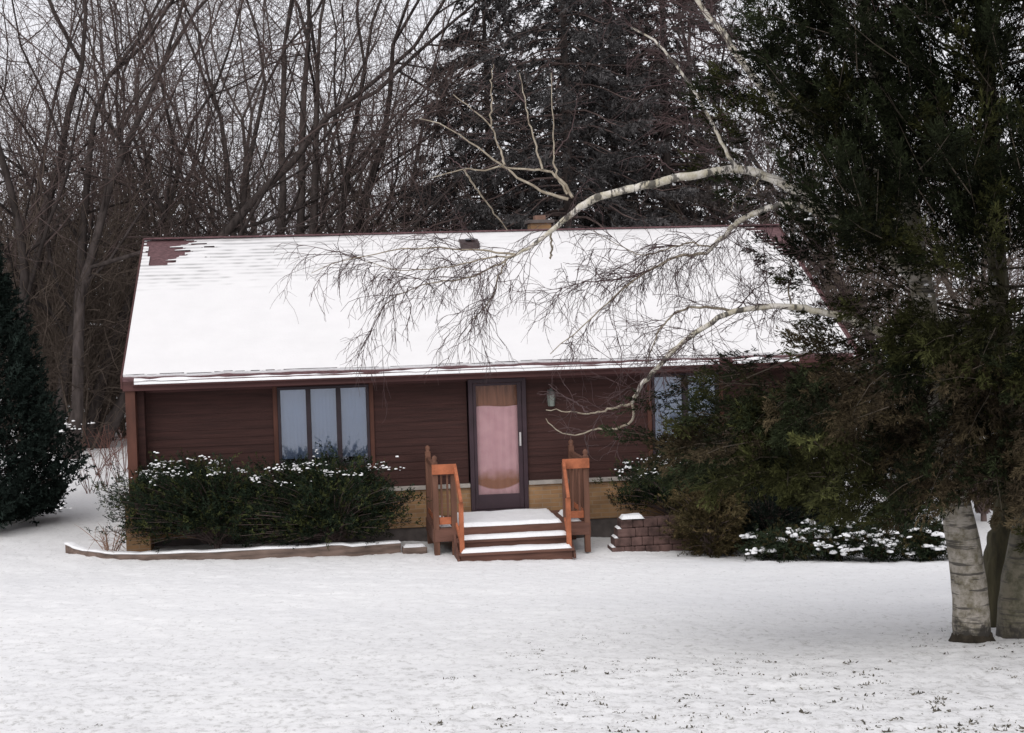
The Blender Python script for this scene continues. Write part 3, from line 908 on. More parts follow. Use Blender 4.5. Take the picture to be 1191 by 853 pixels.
# ------------------------------------------------------------------ shrubs
def shrub(name, label, cat, cx, cy, z0, rx, ry, z1, base, tint, nbr=230, nsp=16, bl=.056, bw=.0062, seed=1, up=.5, flat=3., snow=0, snow_z=.75, group=None, droop=0., tintvar=.5, tip=None, stem_r=.035, snow_size=.021, lowcut=0.25):
    """an evergreen shrub: arching stems from one foot, sprays of narrow leaves on them"""
    global G
    G = np.random.default_rng(seed)
    t = thing(name, label, cat, (base[0], base[1], base[2]), group)
    zc = (z0 + z1) / 2; rz = (z1 - z0) / 2
    # targets in a superellipsoid, biased to its skin
    th = G.random(nbr) * 2 * math.pi; ph = np.arcsin(np.clip(2 * G.random(nbr) - 1, -1, 1))
    d = np.stack([np.cos(ph) * np.cos(th), np.cos(ph) * np.sin(th), np.sin(ph)], 1)
    k = (np.abs(d) ** flat).sum(1) ** (-1 / flat)
    rad = k * (.62 + .42 * G.random(nbr) ** .6)
    rad *= 1 + .16 * np.sin(th * 3 + seed) * np.cos(ph) + .10 * G.normal(size=nbr)
    T = np.array([cx, cy, zc]) + d * rad[:, None] * np.array([rx, ry, rz])
    T[:, 2] = np.where(d[:, 2] < -lowcut, T[:, 2] * .5 + zc * .5, T[:, 2])
    T[:, 2] = np.maximum(T[:, 2], z0)
    b0 = np.array(base, float)
    tb = Tubes(); C = []; A = []; LL = []
    for i in range(nbr):
        p0 = b0 + np.array([G.normal() * .06, G.normal() * .06, .05 + .2 * G.random()])
        mid = p0 * .45 + T[i] * .55 + np.array([0, 0, .12 * (T[i, 2] - p0[2]) + .05])
        P = curve([p0, mid, T[i]], 7)
        tb.add(P, np.linspace(stem_r * .35, .004, 7), 3)
        for _ in range(nsp):
            u = .45 + .55 * G.random()
            q = P[min(6, int(u * 6.99))] + G.normal(size=3) * .042
            ax = unit(T[i] - mid) * .7 + np.array([0, 0, up]) + G.normal(size=3) * .45
            C.append(q); A.append(ax)
    tb.add([b0 - np.array([0, 0, .25]), b0 + np.array([0, 0, .1]), b0 + np.array([.02, 0, .35])], [stem_r * 1.8, stem_r * 1.6, stem_r], 7)
    tb.build('stems', [TWIG], t)
    C = np.array(C); A = unit(np.array(A))
    nb_ = 15
    V = sprays(C, A, bl * 2.9, nb_, bl, bw)
    per = (1 + tintvar * (G.random((len(C), 1)) - .5) * 1.2) * np.repeat(.55 + .9 * G.random((nbr, 1)), nsp, 0)
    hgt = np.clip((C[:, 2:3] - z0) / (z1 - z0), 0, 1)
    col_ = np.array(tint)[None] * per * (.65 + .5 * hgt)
    if tip is not None:
        mk = (G.random((len(C), 1)) < .22)
        col_ = np.where(mk, np.array(tip)[None] * per, col_)
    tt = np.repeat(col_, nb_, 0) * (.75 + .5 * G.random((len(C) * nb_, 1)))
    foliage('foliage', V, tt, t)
    if snow:
        cand = np.where((T[:, 2] > z0 + snow_z * (z1 - z0)))[0]
        sp = [T[cand[G.integers(len(cand))]] + np.array([G.normal() * .05, -abs(G.normal()) * .05, .045]) for q in range(snow)]
        snow_pads('snow', sp, snow_size, t, 11, (.11, .08, .03))
    return t


YEW = (.018, .027, .016)
YTIP = (.055, .062, .022)
shrub('yew_shrub', 'snow-dusted yew shrub at the house corner, near the dry stalks', 'shrub', .98, -.95, .30, 1.14, .75, 1.58, (1.47, -.95, .15), YEW, 360, 16, seed=3, lowcut=.72, flat=2.6, snow=26, snow_z=.82, tip=YTIP, group='yews in front of the house')
shrub('yew_shrub', 'snow-dusted yew shrub growing under the three-pane window', 'shrub', 3.02, -.95, .16, 1.50, .75, 1.48, (3.4, -.95, .1), YEW, 480, 16, seed=4, lowcut=.80, flat=2.6, snow=20, snow_z=.80, tip=YTIP, group='yews in front of the house')
shrub('yew_shrub', 'snow-topped yew shrub standing behind the red-brown block wall', 'shrub', 9.35, -.85, .35, .95, .65, 1.30, (9.4, -.85, .1), YEW, 190, 14, seed=5, lowcut=.6, flat=2.8, snow=34, snow_z=.72, tip=YTIP, group='yews in front of the house')
# tan-green juniper hanging over the block wall
shrub('tan_juniper', 'tan and olive browned juniper shrub in front of the block wall', 'shrub', 9.62, -2.15, -.22, .60, .55, 1.25, (9.62, -2.1, -.25), (.072, .058, .028), 260, 15, seed=6, lowcut=2, flat=2.2, up=.1, tip=(.115, .085, .042), stem_r=.03)
shrub('dark_yew', 'dark low yew shrub beside the tan juniper', 'shrub', 10.75, -1.9, -.2, 1.15, .6, 1.0, (10.7, -1.9, -.25), (.013, .018, .014), 330, 14, seed=7, flat=2.6, up=.3)
for k, (x, y, rx, zt, lab) in enumerate((
        (10.62, -3.0, .62, .32, 'low spreading juniper under heavy snow clumps beside the dark yew'),
        (11.35, -3.2, .60, .52, 'low juniper with snow clumps between two other snowy junipers'),
        (12.0, -3.5, .65, .48, 'dark green juniper with a few snow pads beside the pale birch trunk'),
        (12.75, -3.6, .6, .40, 'low juniper with a rounded snow pad behind the birch trunk'))):
    shrub('low_juniper', lab, 'shrub', x, y, gz(x, y) - .05, rx, .5, gz(x, y) + zt + .1, (x, y, gz(x, y) - .05), (.026, .036, .02), 120, 13, seed=20 + k, flat=2.2, up=.25,
          snow=(14, 24, 18, 16)[k], snow_z=.35, group='low snowy junipers', snow_size=.045, tip=(.055, .045, .02))
shrub('dark_evergreen', 'tall dark evergreen shrub against the far end of the siding', 'shrub', 11.3, -1.0, -.2, 1.5, .75, 2.4, (11.6, -.9, 0), (.016, .02, .011), 380, 14, seed=31, flat=2.3, tip=(.045, .04, .02))
shrub('dark_evergreen', 'dark evergreen shrub beyond the house corner, behind the birch trunk', 'shrub', 13.6, -.6, -.1, 1.2, .9, 2.9, (13.6, -.6, -.2), (.018, .022, .012), 300, 14, seed=32, flat=2.3, tip=(.04, .036, .02))


shrub('dark_evergreen', 'wide dark evergreen shrub showing between the two birch trunks', 'shrub', 15.6, .5, -.1, 1.5, 1.0, 3.4, (15.6, .5, -.2), (.022, .024, .013), 330, 15, bl=.08, bw=.012, seed=33, flat=2.3, tip=(.05, .044, .03))


def cone_evergreen(name, label, x, y, H, r, seed, tint):
    global G
    G = np.random.default_rng(seed)
    z0 = gz(x, y); t = thing(name, label, 'evergreen', (x, y, z0))
    Tubes().add(curve([(x, y, z0 - .2), (x + .05, y, z0 + H * .5), (x, y, z0 + H * .97)], 8), np.linspace(.14, .02, 8), 8).build('trunk', [BARK], t)
    n = 9500
    u = G.random(n) ** 1.45
    z = z0 + .08 + u * H
    prof = lambda u: r * np.minimum(1, ((1.0 - u) * 1.25 + .02)) ** .75 * (.80 + .2 * np.clip(u / .12, 0, 1))
    a = G.random(n) * 2 * math.pi
    lob = 1 + .10 * np.sin(a * 5 + z * 1.3) + .09 * np.sin(a * 9 - z * 3.7) + .10 * (fbm(a * 4, z * 3.2, 17, 3) - .5) * 2 + .05 * G.normal(size=n)
    rr = prof(u) * lob * (.62 + .38 * G.random(n) ** .45)
    C = np.stack([x + rr * np.cos(a), y + rr * np.sin(a), z], 1)
    A = unit(np.stack([np.cos(a) * .55, np.sin(a) * .55, .75 + 0 * a], 1) + G.normal(size=(n, 3)) * .35)
    V = sprays(C, A, .24, 20, .10, .014)
    tt = np.repeat(np.array(tint)[None] * (.5 + G.random((n, 1))), 20, 0) * (.7 + .6 * G.random((n * 20, 1)))
    foliage('crown', V, tt, t)
    tb = Tubes()
    for i in range(0, n, 30):
        p = np.array([x, y, z[i] - .35 * rr[i]]); tb.add([p, (p + C[i]) / 2, C[i]], [.015, .01, .004], 3)
    tb.build('branch_frame', [TWIG], t)
    cc = [at(83, 492, y - r * .8), at(84, 497, y - r * .8), at(80, 500, y - r * .8), at(97, 493, y - r * .5), at(78, 590, y - r * .9), at(70, 592, y - r * .9)]
    snow_pads('snow', cc, .03, t, 4)
    return t


cone_evergreen('cone_evergreen', 'broad dark cone-shaped evergreen standing on the snow beside the house', -3.5, 3.0, 6.2, 1.9, 41, (.017, .025, .021))


# dry stalks at the bed corner and brambles behind the house corner
def stalks(name, label, x, y, n, H, spread, m, seed, r=.006):
    g = np.random.default_rng(seed)
    t = thing(name, label, 'dry plant', (x, y, gz(x, y)))
    for i in range(n):
        tb = Tubes()
        a = g.random() * 6.28; L = H * (.5 + .6 * g.random()); sp = spread * (.2 + .9 * g.random())
        p0 = np.array([x + g.normal() * .04, y + g.normal() * .04, gz(x, y) - .05])
        tipp = p0 + np.array([math.cos(a) * sp, math.sin(a) * sp * .6, L])
        P = curve([p0, p0 * .5 + tipp * .5 + np.array([0, 0, L * .12]), tipp], 7)
        tb.add(P, np.linspace(r, r * .45, 7), 4)
        for _ in range(5):
            k = g.integers(2, 6); d = g.normal(size=3) * .1 + np.array([0, 0, .08])
            tb.add([P[k], P[k] + d * .6, P[k] + d + np.array([0, 0, -.02])], [r * .5, r * .4, r * .3], 3)
        tb.build('stalk', [m], t)
    return t


p = at(128, 640, -1.0)
stalks('dry_perennial', 'dry tan stalks leaning out of the snow beside the timber edging', p[0], -1.0, 14, .62, .5, DEADT, 51, .008)
for k, (px, Y) in enumerate(((104, 7.5), (122, 8.5), (138, 9.5), (112, 11.), (146, 11.5), (128, 13.))):
    p = at(px, 550, Y)
    stalks('bramble', ('bare red-brown bramble in the snowy gap between evergreen and house'), p[0], Y, 7, 1.15, .8, BRAMB, 60 + k, .008)
    bpy.data.objects['bramble' if k == 0 else 'bramble.%03d' % k]['group'] = 'brambles in the gap beside the house'


# ------------------------------------------------------------------ bare trees
def grow(tb, p, d, L, r, depth, g, up, maxd, wander, minr, nch, ang):
    k = 7 if depth == 0 else (6 if depth < 3 else 4)
    P = [p]; dd = d.copy()
    for i in range(k - 1):
        dd = unit(dd + g.normal(size=3) * wander + np.array([0, 0, up]))
        P.append(P[-1] + dd * L / (k - 1))
    P = np.array(P); r1 = max(minr, r * (.42 if depth < maxd else .6))
    rad = np.linspace(r, r1, k)
    tb.add(P, rad, 8 if r > .06 else (5 if r > .025 else 3), 0 if r > .03 else 1)
    if depth >= maxd: return
    n = nch[depth]
    for c in range(n):
        last = c == n - 1
        t = 1.0 if last else (.28 if depth else .35) + (.70 if depth else .63) * (c + g.random()) / n
        i = min(k - 1, int(t * (k - 1))); f = t * (k - 1) - i
        q = P[i] + (P[min(k - 1, i + 1)] - P[i]) * f
        ax = unit(P[min(k - 1, i + 1)] - P[max(0, i - 1)])
        pr = unit(np.cross(ax, g.normal(size=3)))
        an = (ang * .4 if last else ang * (.7 + .7 * g.random()))
        nd = unit(ax * math.cos(an) + pr * math.sin(an))
        rr = max(minr, float(np.interp(t, [0, 1], [r, r1])) * (.85 if last else .55 + .2 * g.random()))
        grow(tb, q, nd, L * (.62 if last else .42 + .24 * g.random()), rr, depth + 1, g, up, maxd, wander * 1.08, minr, nch, ang)


def bare_tree(name, label, x, y, stems, H, r, seed, nch=(5, 5, 5, 3), ang=R(44), up=.02, wander=.155, minr=.0058, group=None, mats=None, stemlen=.62, cat='tree'):
    g = np.random.default_rng(seed)
    z = gz(x, y)
    t = thing(name, label, cat, (x, y, z), group)
    tr = Tubes(); cr = Tubes()
    for (dx, dy, sc) in stems:
        d = unit(np.array([dx, dy, 1.0]))
        p = np.array([x + dx * .25, y + dy * .25, z - .2])
        L = H * stemlen * sc; k = 9
        P = [p]; dd = d.copy()
        for i in range(k - 1):
            dd = unit(dd + g.normal(size=3) * .09 + np.array([0, 0, .03])); P.append(P[-1] + dd * L / (k - 1))
        P = np.array(P); rad = np.linspace(r * .88 * sc ** .5, r * .32 * sc ** .5, k); rad[0] *= 1.35
        tr.add(P, rad, 9, 0, .05, seed)
        n = nch[0] + 2
        for c in range(n):
            last = c >= n - 2
            tt = 1. if last else .22 + .76 * (c + g.random()) / n
            i = min(k - 1, int(tt * (k - 1))); f = tt * (k - 1) - i
            q = P[i] + (P[min(k - 1, i + 1)] - P[i]) * f
            ax = unit(P[min(k - 1, i + 1)] - P[max(0, i - 1)]); pr = unit(np.cross(ax, g.normal(size=3)))
            an = ang * (.5 if last else .75 + .6 * g.random())
            grow(cr, q, unit(ax * math.cos(an) + pr * math.sin(an)), H * sc * (.42 if last else (.46 - .2 * tt) * (.7 + .5 * g.random())),
                 float(np.interp(tt, [0, 1], [rad[1], rad[-1]])) * (.85 if last else .36 + .18 * g.random()), 1, g, up, len(nch) - 0, wander, minr, nch + (0,), ang)
    tr.build('trunk', mats[:1] if mats else [BARK], t)
    cr.build('crown', mats if mats else [BARK, TWIG], t)
    return t


def px_x(px, Y): return float(at(px, 300, Y)[0])


# hand-placed trees that can be told apart above the roof
HERO = [
    (42, 17, [(-.12, 0, .9), (.22, .1, .95)], 19, .21, 101, 'dark bare tree forking low, just above the cone-shaped evergreen'),
    (70, 15, [(.10, 0, 1)], 20, .20, 102, 'dark bare tree with one tall leaning trunk above the cone-shaped evergreen'),
    (95, 18, [(.55, 0, 1), (-.1, .2, .8)], 19, .24, 103, 'bare tree with a heavy limb leaning far over toward the roof corner'),
    (318, 19, [(-.10, 0, 1), (.10, .1, 1), (.32, 0, .9), (-.28, .1, .85)], 20, .22, 104, 'vase-shaped bare tree with several stout stems behind the roof ridge'),
    (366, 17, [(.22, 0, 1), (.42, .1, .9)], 20, .19, 105, 'bare tree whose limbs sweep out toward the spruces'),
    (404, 24, [(.18, 0, 1)], 17, .15, 106, 'slim bare tree between the vase-shaped tree and the spruces'),
    (250, 22, [(.05, 0, 1), (-.25, 0, .8)], 18, .17, 107, 'bare tree with two stems behind the bare roof patch'),
    (-20, 20, [(.25, 0, 1)], 19, .24, 108, 'bare tree with a thick limb entering at the edge of the view'),
]
for px, Y, stems, H, r, seed, lab in HERO:
    bare_tree('bare_tree', lab, px_x(px, Y), Y, stems, H, r, seed)
protos = [o for o in bpy.data.objects if o.name.startswith('bare_tree')]
HAZE_BARK = mat('hazed_bark', (.105, .088, .080), .9, .3, 3, spec=.06, objrand=.2)  # paler copy of the bark, distance haze mixed into its colour
HAZE_TWIG = mat('hazed_twig', (.135, .108, .102), .9, .2, 2, spec=.06, objrand=.2)  # twigs lightened for the same haze
farp = [bare_tree('bare_tree', 'bare leafless tree standing deep in the wood behind the house', px_x(px, Y), Y, st, 18, .18, sd_, nch=(5, 5, 4, 3), group='bare trees in the wood behind the house', mats=[HAZE_BARK, HAZE_TWIG])
        for px, Y, st, sd_ in ((150, 34, [(-.1, 0, 1), (.15, .1, .9)], 131), (335, 36, [(.05, 0, 1)], 132))]
LABT = 'bare leafless tree standing deep in the wood behind the house'
spots = [(60, 40), (215, 38), (290, 34), (440, 40), (510, 36), (15, 28), (110, 30), (175, 40), (250, 44), (395, 48), (-60, 33), (20, 36), (140, 40), (205, 30), (285, 44), (430, 36), (480, 27), (505, 48), (60, 58), (350, 62),
         (840, 30), (900, 44), (960, 34), (1040, 30), (1140, 36), (760, 52), (1220, 40)]
for k, (px, Y) in enumerate(spots):
    src = protos[rnd.randrange(len(protos))] if Y < 31 else farp[k % 2]
    o = copy_tree(src)
    x = px_x(px, Y)
    o.location = (x, Y, gz(x, Y)); o.rotation_euler.z = rnd.random() * 6.28
    s = .75 + .35 * rnd.random(); o.scale = (s, s, s * (.95 + .1 * rnd.random()))
    o['label'] = LABT; o['group'] = 'bare trees in the wood behind the house'


# thickets: many-stemmed bare bushes
def thicket(x, y, H, seed, lab, group=None, n=7):
    g = np.random.default_rng(seed)
    st = [(g.normal() * .33, g.normal() * .33, .6 + .5 * g.random()) for _ in range(n)]
    return bare_tree('thicket_bush', lab, x, y, st, H, .05, seed, (4, 4, 4), R(38), .03, .17, .0085, group, [BRUSH, BRUSH], .5, 'bush')


LB = 'dense brown leafless bush under the bare trees behind the evergreen'
tb0 = thicket(px_x(85, 20), 20, 7, 201, LB, 'leafless bushes')
tb1 = thicket(px_x(140, 22), 22, 6.5, 202, LB, 'leafless bushes')
for px, Y, s in ((85, 17, 1.0), (140, 21, 1.0), (20, 18, 1.1), (110, 24, 1.5), (65, 27, 1.6), (150, 31, 1.4), (150, 25, 1.0), (40, 28, 1.3), (95, 30, 1.35), (135, 33, 1.2), (168, 28, .8), (0, 28, 1.2), (70, 36, 1.5), (125, 40, 1.4), (155, 44, 1.2), (90, 48, 1.5), (30, 42, 1.4), (60, 18, .9), (120, 20, .8)):
    o = copy_tree(tb0 if rnd.random() < .5 else tb1); x = px_x(px, Y)
    o.location = (x, Y, gz(x, Y)); o.rotation_euler.z = rnd.random() * 6.28; o.scale = (s, s, s)
LB2 = 'dense brown leafless bush behind the roof beside the spruces'
for px, Y, s in ((475, 20, 1.25), (505, 22, 1.4), (535, 24, 1.45), (440, 27, 1.2), (490, 30, 1.5), (850, 18, 1.4), (905, 20, 1.4), (960, 15, 1.2), (1010, 20, 1.4), (935, 26, 1.6), (1080, 18, 1.3), (1160, 22, 1.4), (985, 14, 1.0)):
    o = copy_tree(tb0 if rnd.random() < .5 else tb1); x = px_x(px, Y)
    o.location = (x, Y, gz(x, Y)); o.rotation_euler.z = rnd.random() * 6.28; o.scale = (s, s, s)
    o['label'] = LB2; o['group'] = 'leafless bushes beside the spruces'


# snow-topped dead log caught between the trees
pA = at(52, 382, 22); pB = at(150, 386, 20)
lg = thing('fallen_log', 'long dark fallen log lodged between trees with thin snow on top', 'log', pA)
Tubes().add(curve([pA, (pA * .5 + pB * .5) + np.array([0, 0, .06]), pB], 9), [.1] * 9, 8, 0, .08, 4).build('log', [BARK], lg)
P = curve([pA, (pA * .5 + pB * .5) + np.array([0, 0, .06]), pB], 40)
idx = [i for i in range(40) if (3 < i < 10 or 21 < i < 29 or 32 < i < 36)]
lumps('snow', [P[i] + np.array([0, -.03, .11]) for i in idx], [(.11, .06, .045)] * len(idx), lg)
for px, Y in ((52, 22), (150, 20)):
    q = at(px, 384, Y)
    Tubes().add([(q[0], q[1], gz(q[0], q[1]) - .2), (q[0] + .1, q[1], 2), q + np.array([0, .1, .1])], [.12, .1, .08], 7).build('stub', [BARK], lg)


# far wood: reads as one mass
def far_wood():
    g = np.random.default_rng(77)
    tb = Tubes()
    for i in range(200):
        y = 75 + 50 * g.random(); x = 12 + (g.random() - .5) * 130
        z = gz(x, min(y, 80)); H = 12 + 8 * g.random()
        lean = g.normal(size=2) * .08
        top = np.array([x + lean[0] * H, y + lean[1] * H, z + H])
        P = curve([(x, y, z - .3), ((x + top[0]) / 2 + g.normal() * .3, y, z + H / 2), top], 6)
        tb.add(P, np.linspace(.14, .02, 6), 3)
        for _ in range(22):
            k = g.random(); q = P[0] * (1 - k) + P[-1] * k; L = H * (.14 + .2 * g.random()) * (1.2 - k)
            a = g.random() * 6.28; e = q + np.array([math.cos(a) * L * .7, math.sin(a) * L * .7, L * .75])
            tb.add([q, (q + e) / 2 + g.normal(size=3) * .25, e], [.035, .025, .012], 3)
    o = tb.build('far_woods', [HAZE_WOOD], None, True, 'stuff')
    o['label'] = 'pale grey distant wood seen through the bare trees'; o['category'] = 'wood'


far_wood()


# ------------------------------------------------------------------ spruces
def spruce(label, x, y, H, Rr, seed, tint, zmin=2.0, dens=14):
    global G
    G = np.random.default_rng(seed); g = G
    z0 = gz(x, y); t = thing('spruce_tree', label, 'spruce', (x, y, z0), None)
    Tubes().add(curve([(x, y, z0 - .3), (x + .08, y, z0 + H * .4), (x, y, z0 + H)], 14), np.linspace(.26, .02, 14), 10, 0, .04, 3).build('trunk', [BARK], t)
    tb = Tubes(); C = []; A = []
    z = zmin
    while z < H - .3:
        nbr = 5 + int(g.random() * 2.5)
        a0 = g.random() * 6.28
        for j in range(nbr):
            if g.random() < .12: continue
            a = a0 + j * 6.28 / nbr + g.normal() * .25
            L = Rr * (1 - z / H) ** .72 * (.62 + .5 * g.random())
            if L < .15: continue
            dirh = np.array([math.cos(a), math.sin(a), 0])
            zz = z0 + z + g.normal() * .1
            p0 = np.array([x, y, zz])
            P = curve([p0, p0 + dirh * L * .35 + np.array([0, 0, -.02 * L]), p0 + dirh * L * .75 + np.array([0, 0, -.20 * L]), p0 + dirh * L + np.array([0, 0, -.17 * L])], 8)
            tb.add(P, np.linspace(.012 + .011 * L, .006, 8), 3)
            m = int(L * dens) + 3
            u = .16 + .84 * g.random(m) ** .75
            pt = np.stack([np.interp(u, np.linspace(0, 1, 8), P[:, q]) for q in range(3)], 1)
            side = np.array([-dirh[1], dirh[0], 0])
            wv = (g.random(m) - .5) * 2 * (.10 + .30 * L * (1.05 - u) * .8)
            pt = pt + side * wv[:, None]
            pt[:, 2] -= np.abs(wv) * .25 + .02
            ax = dirh * .55 + side * np.sign(wv)[:, None] * .55 + np.array([0, 0, -.45]) + g.normal(size=(m, 3)) * .3
            C.append(pt); A.append(ax)
        z += .30 + .08 * g.random()
    tb.build('branch_frame', [TWIG], t)
    C = np.concatenate(C); A = unit(np.concatenate(A))
    nb_ = 18
    V = sprays(C, A, .36, nb_, .15, .0185, .7)
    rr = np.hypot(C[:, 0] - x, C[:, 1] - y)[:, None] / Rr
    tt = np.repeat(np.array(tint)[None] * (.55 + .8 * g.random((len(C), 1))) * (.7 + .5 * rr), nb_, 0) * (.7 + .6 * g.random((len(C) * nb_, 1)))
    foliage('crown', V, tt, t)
    return t


SPR = (.050, .045, .050)
spruce('tall dark spruce behind the chimney, trunk showing between its boughs', px_x(660, 14), 14, 19, 4.4, 301, (.078, .074, .074), dens=13)  # spruce tints are lightened to carry the haze in front of them
spruce('tall dark spruce behind the ridge, on the birch side of the chimney', px_x(775, 16.5), 16.5, 20, 4.6, 302, (.080, .070, .067), dens=12)
spruce('lower dark spruce beside the brown bushes behind the roof', px_x(570, 19), 19, 15, 4.6, 303, (.082, .076, .076), dens=13)
spruce('dark spruce half hidden behind the two tall spruces', px_x(715, 21), 21, 19, 5.0, 304, (.080, .070, .068), dens=12)


# ------------------------------------------------------------------ birch clump
BY = -13.9
b1 = at(1130, 735, BY); b1[2] = gz(b1[0], b1[1])
birch = thing('birch_tree', 'pale birch with a dark-collared trunk base and long white limb over the roof', 'birch', b1)
T1 = [at(1131, 742, BY), at(1128, 690, BY), at(1118, 620, BY), at(1107, 560, BY), at(1092, 450, BY), at(1072, 335, BY), at(1045, 190, BY), at(1018, 70, BY), at(1000, -20, BY), at(985, -120, BY)]
T1[0][2] -= .12
tr = Tubes(); tr.add(curve(T1, 40), np.interp(np.linspace(0, 1, 40), [0, .08, .25, .5, .75, 1], [.168, .158, .136, .105, .075, .042]), 20, 0, .025, 5)
tr.build('trunk', [BIRCH], birch)
g = np.random.default_rng(5)
K = 40; rows = 9; V = []
for j in range(rows):
    for i in range(K):
        a_ = 2 * math.pi * i / K; top = .02 + .07 * vn(i * .3 % 12, 3, 5) + .025 * vn(i * 1.1 % 44, 1, 6)
        h = -.10 + (top + .10) * j / (rows - 1); q = j / (rows - 1)
        r = (.168 + .02 * (1 - q) + .13 * (1 - q) ** 2.2 * (.55 + .7 * vn(i * .6 % 24, 8, 7))) + .018 * (vn(i * .9, j * 1.1, 9) - .5)
        if j == rows - 1: r -= .03
        V.append((b1[0] + r * math.cos(a_) + .004, b1[1] + r * math.sin(a_), b1[2] + h))
rt = MB().add(V, [(j * K + i, j * K + (i + 1) % K, (j + 1) * K + (i + 1) % K, (j + 1) * K + i) for j in range(rows - 1) for i in range(K)])
rt.build('root_flare', DARKB, birch, 0, True)


def limb(pts, Y0, Y1, r0, r1, k=30, rad=None, n=8):
    m = len(pts); s = np.linspace(0, 1, m)
    P = curve([at(px, py, Y0 + (Y1 - Y0) * q) for (px, py), q in zip(pts, s)], k)
    g = np.random.default_rng(int(pts[0][0] * 7 + pts[-1][1]))
    P[1:-1] += g.normal(size=(k - 2, 3)) * .006
    rr = np.interp(np.linspace(0, 1, k), np.linspace(0, 1, len(rad)), rad) if rad else np.linspace(r0, r1, k)
    return P, rr


LIMBS = {}
LIMBS['A'] = limb([(1072, 335), (1020, 285), (965, 250), (925, 222), (885, 203), (860, 197), (800, 205), (745, 217), (690, 232), (655, 258), (615, 288), (588, 302)], -13.9, -11.8, 0, 0, 60, [.055, .049, .045, .042, .040, .038, .037, .036, .035, .026, .018, .010], 10)
LIMBS['B'] = limb([(1086, 430), (1040, 395), (1000, 376), (960, 364), (920, 357), (880, 358), (850, 364), (820, 380), (790, 402), (765, 428), (747, 447), (735, 469)], -13.9, -12.6, 0, 0, 50, [.05, .04, .034, .03, .028, .026, .025, .024, .023, .022, .021, .017])
LIMBS['C'] = limb([(1072, 335), (1000, 270), (930, 240), (905, 240), (880, 247), (855, 262), (835, 282), (822, 295)], -13.9, -12.4, 0, 0, 36, [.045, .036, .03, .029, .027, .025, .022, .016])
LIMBS['D'] = limb([(872, 200), (855, 193), (840, 168), (828, 143), (800, 95), (775, 62), (757, 45), (735, 32)], -12.98, -12.2, .02, .008, 24)
LIMBS['E'] = limb([(1050, 215), (985, 175), (930, 140), (890, 105), (859, 68), (838, 35), (811, 0), (795, -45)], -13.9, -12.8, .045, .02, 28)
for k in 'ABCDE':
    P, rr = LIMBS[k]
    Tubes().add(P, rr, 10, 0, .05, ord(k)).build('limb', [BLIMB], birch)
# lesser branches
BR = [
    ([(661, 232), (645, 227), (631, 222), (610, 212), (590, 196), (565, 178), (543, 163), (515, 146), (488, 138)], .016, .004),
    ([(587, 192), (582, 176), (577, 163), (570, 146), (548, 126), (527, 110)], .011, .004),
    ([(571, 148), (572, 120), (571, 95), (574, 75)], .009, .003),
    ([(666, 230), (657, 214), (645, 204), (631, 199), (617, 197), (587, 195), (556, 199), (539, 197), (520, 202), (502, 207)], .016, .004),
    ([(631, 197), (624, 172), (617, 146), (611, 119), (604, 85)], .011, .004),
    ([(611, 120), (600, 108), (590, 98), (588, 81)], .006, .003),
    ([(539, 197), (550, 212), (560, 228), (576, 249), (590, 268)], .010, .005),
    ([(543, 200), (532, 191), (522, 183)], .006, .003),
    ([(660, 226), (650, 208), (645, 192), (644, 165), (643, 136), (641, 85)], .013, .004),
    ([(645, 180), (655, 166), (665, 150), (669, 130), (672, 112)], .007, .003),
    ([(735, 469), (713, 474), (697, 479), (682, 481), (658, 478), (635, 477)], .014, .004),
    ([(735, 469), (736, 487), (721, 498), (700, 499), (689, 501), (665, 506), (645, 499), (635, 487)], .014, .004),
    ([(684, 479), (672, 470), (658, 462), (648, 455), (638, 447)], .008, .003),
    ([(850, 362), (820, 358), (800, 358), (781, 368), (770, 382), (760, 399), (754, 423)], .014, .005),
    ([(920, 357), (918, 335), (922, 312), (915, 300)], .01, .004),
    ([(822, 295), (800, 297), (780, 301), (755, 315), (740, 324), (715, 345), (696, 362), (670, 385), (640, 412)], .015, .004),
    ([(830, 288), (800, 283), (770, 292), (745, 296), (715, 282), (690, 268)], .01, .003),
    ([(755, 315), (720, 325), (690, 328), (660, 333), (625, 350)], .008, .003),
    ([(600, 296), (570, 293), (545, 291), (510, 289), (470, 290), (430, 297), (395, 304), (362, 318)], .012, .003),
    ([(600, 297), (560, 302), (525, 310), (490, 314), (450, 312), (415, 300)], .010, .003),
    ([(590, 302), (560, 318), (530, 326), (495, 331), (460, 345), (435, 370)], .010, .003),
    ([(588, 302), (578, 325), (574, 345), (560, 362), (545, 375)], .009, .003),
    ([(885, 205), (870, 225), (855, 235), (848, 248)], .009, .004),
    ([(870, 222), (880, 235), (862, 250)], .006, .003),
    ([(795, 205), (775, 192), (760, 182), (745, 184)], .006, .003),
    ([(840, 170), (815, 178), (790, 176)], .006, .003),
    ([(640, 268), (642, 290), (640, 300), (643, 285)], .012, .004),
    ([(850, 364), (880, 335), (910, 310), (925, 295)], .007, .003),
    ([(1000, 376), (985, 345), (960, 322), (935, 300)], .008, .003),
]
brl = []
for pts, r0, r1 in BR:
    Y0 = -12.05 - .0016 * (pts[0][0] - 640); Y0 = max(-13.4, min(-11.7, Y0))
    P, rr = limb(pts, Y0, Y0 + .35, r0, r1, 20)
    brl.append((P, rr))
    Tubes().add(P, rr, 6, 0 if r0 > .0085 else 1).build('branch', [BBR, BTWIG], birch)
# fine hanging twigs
tw = Tubes(); g = np.random.default_rng(17)


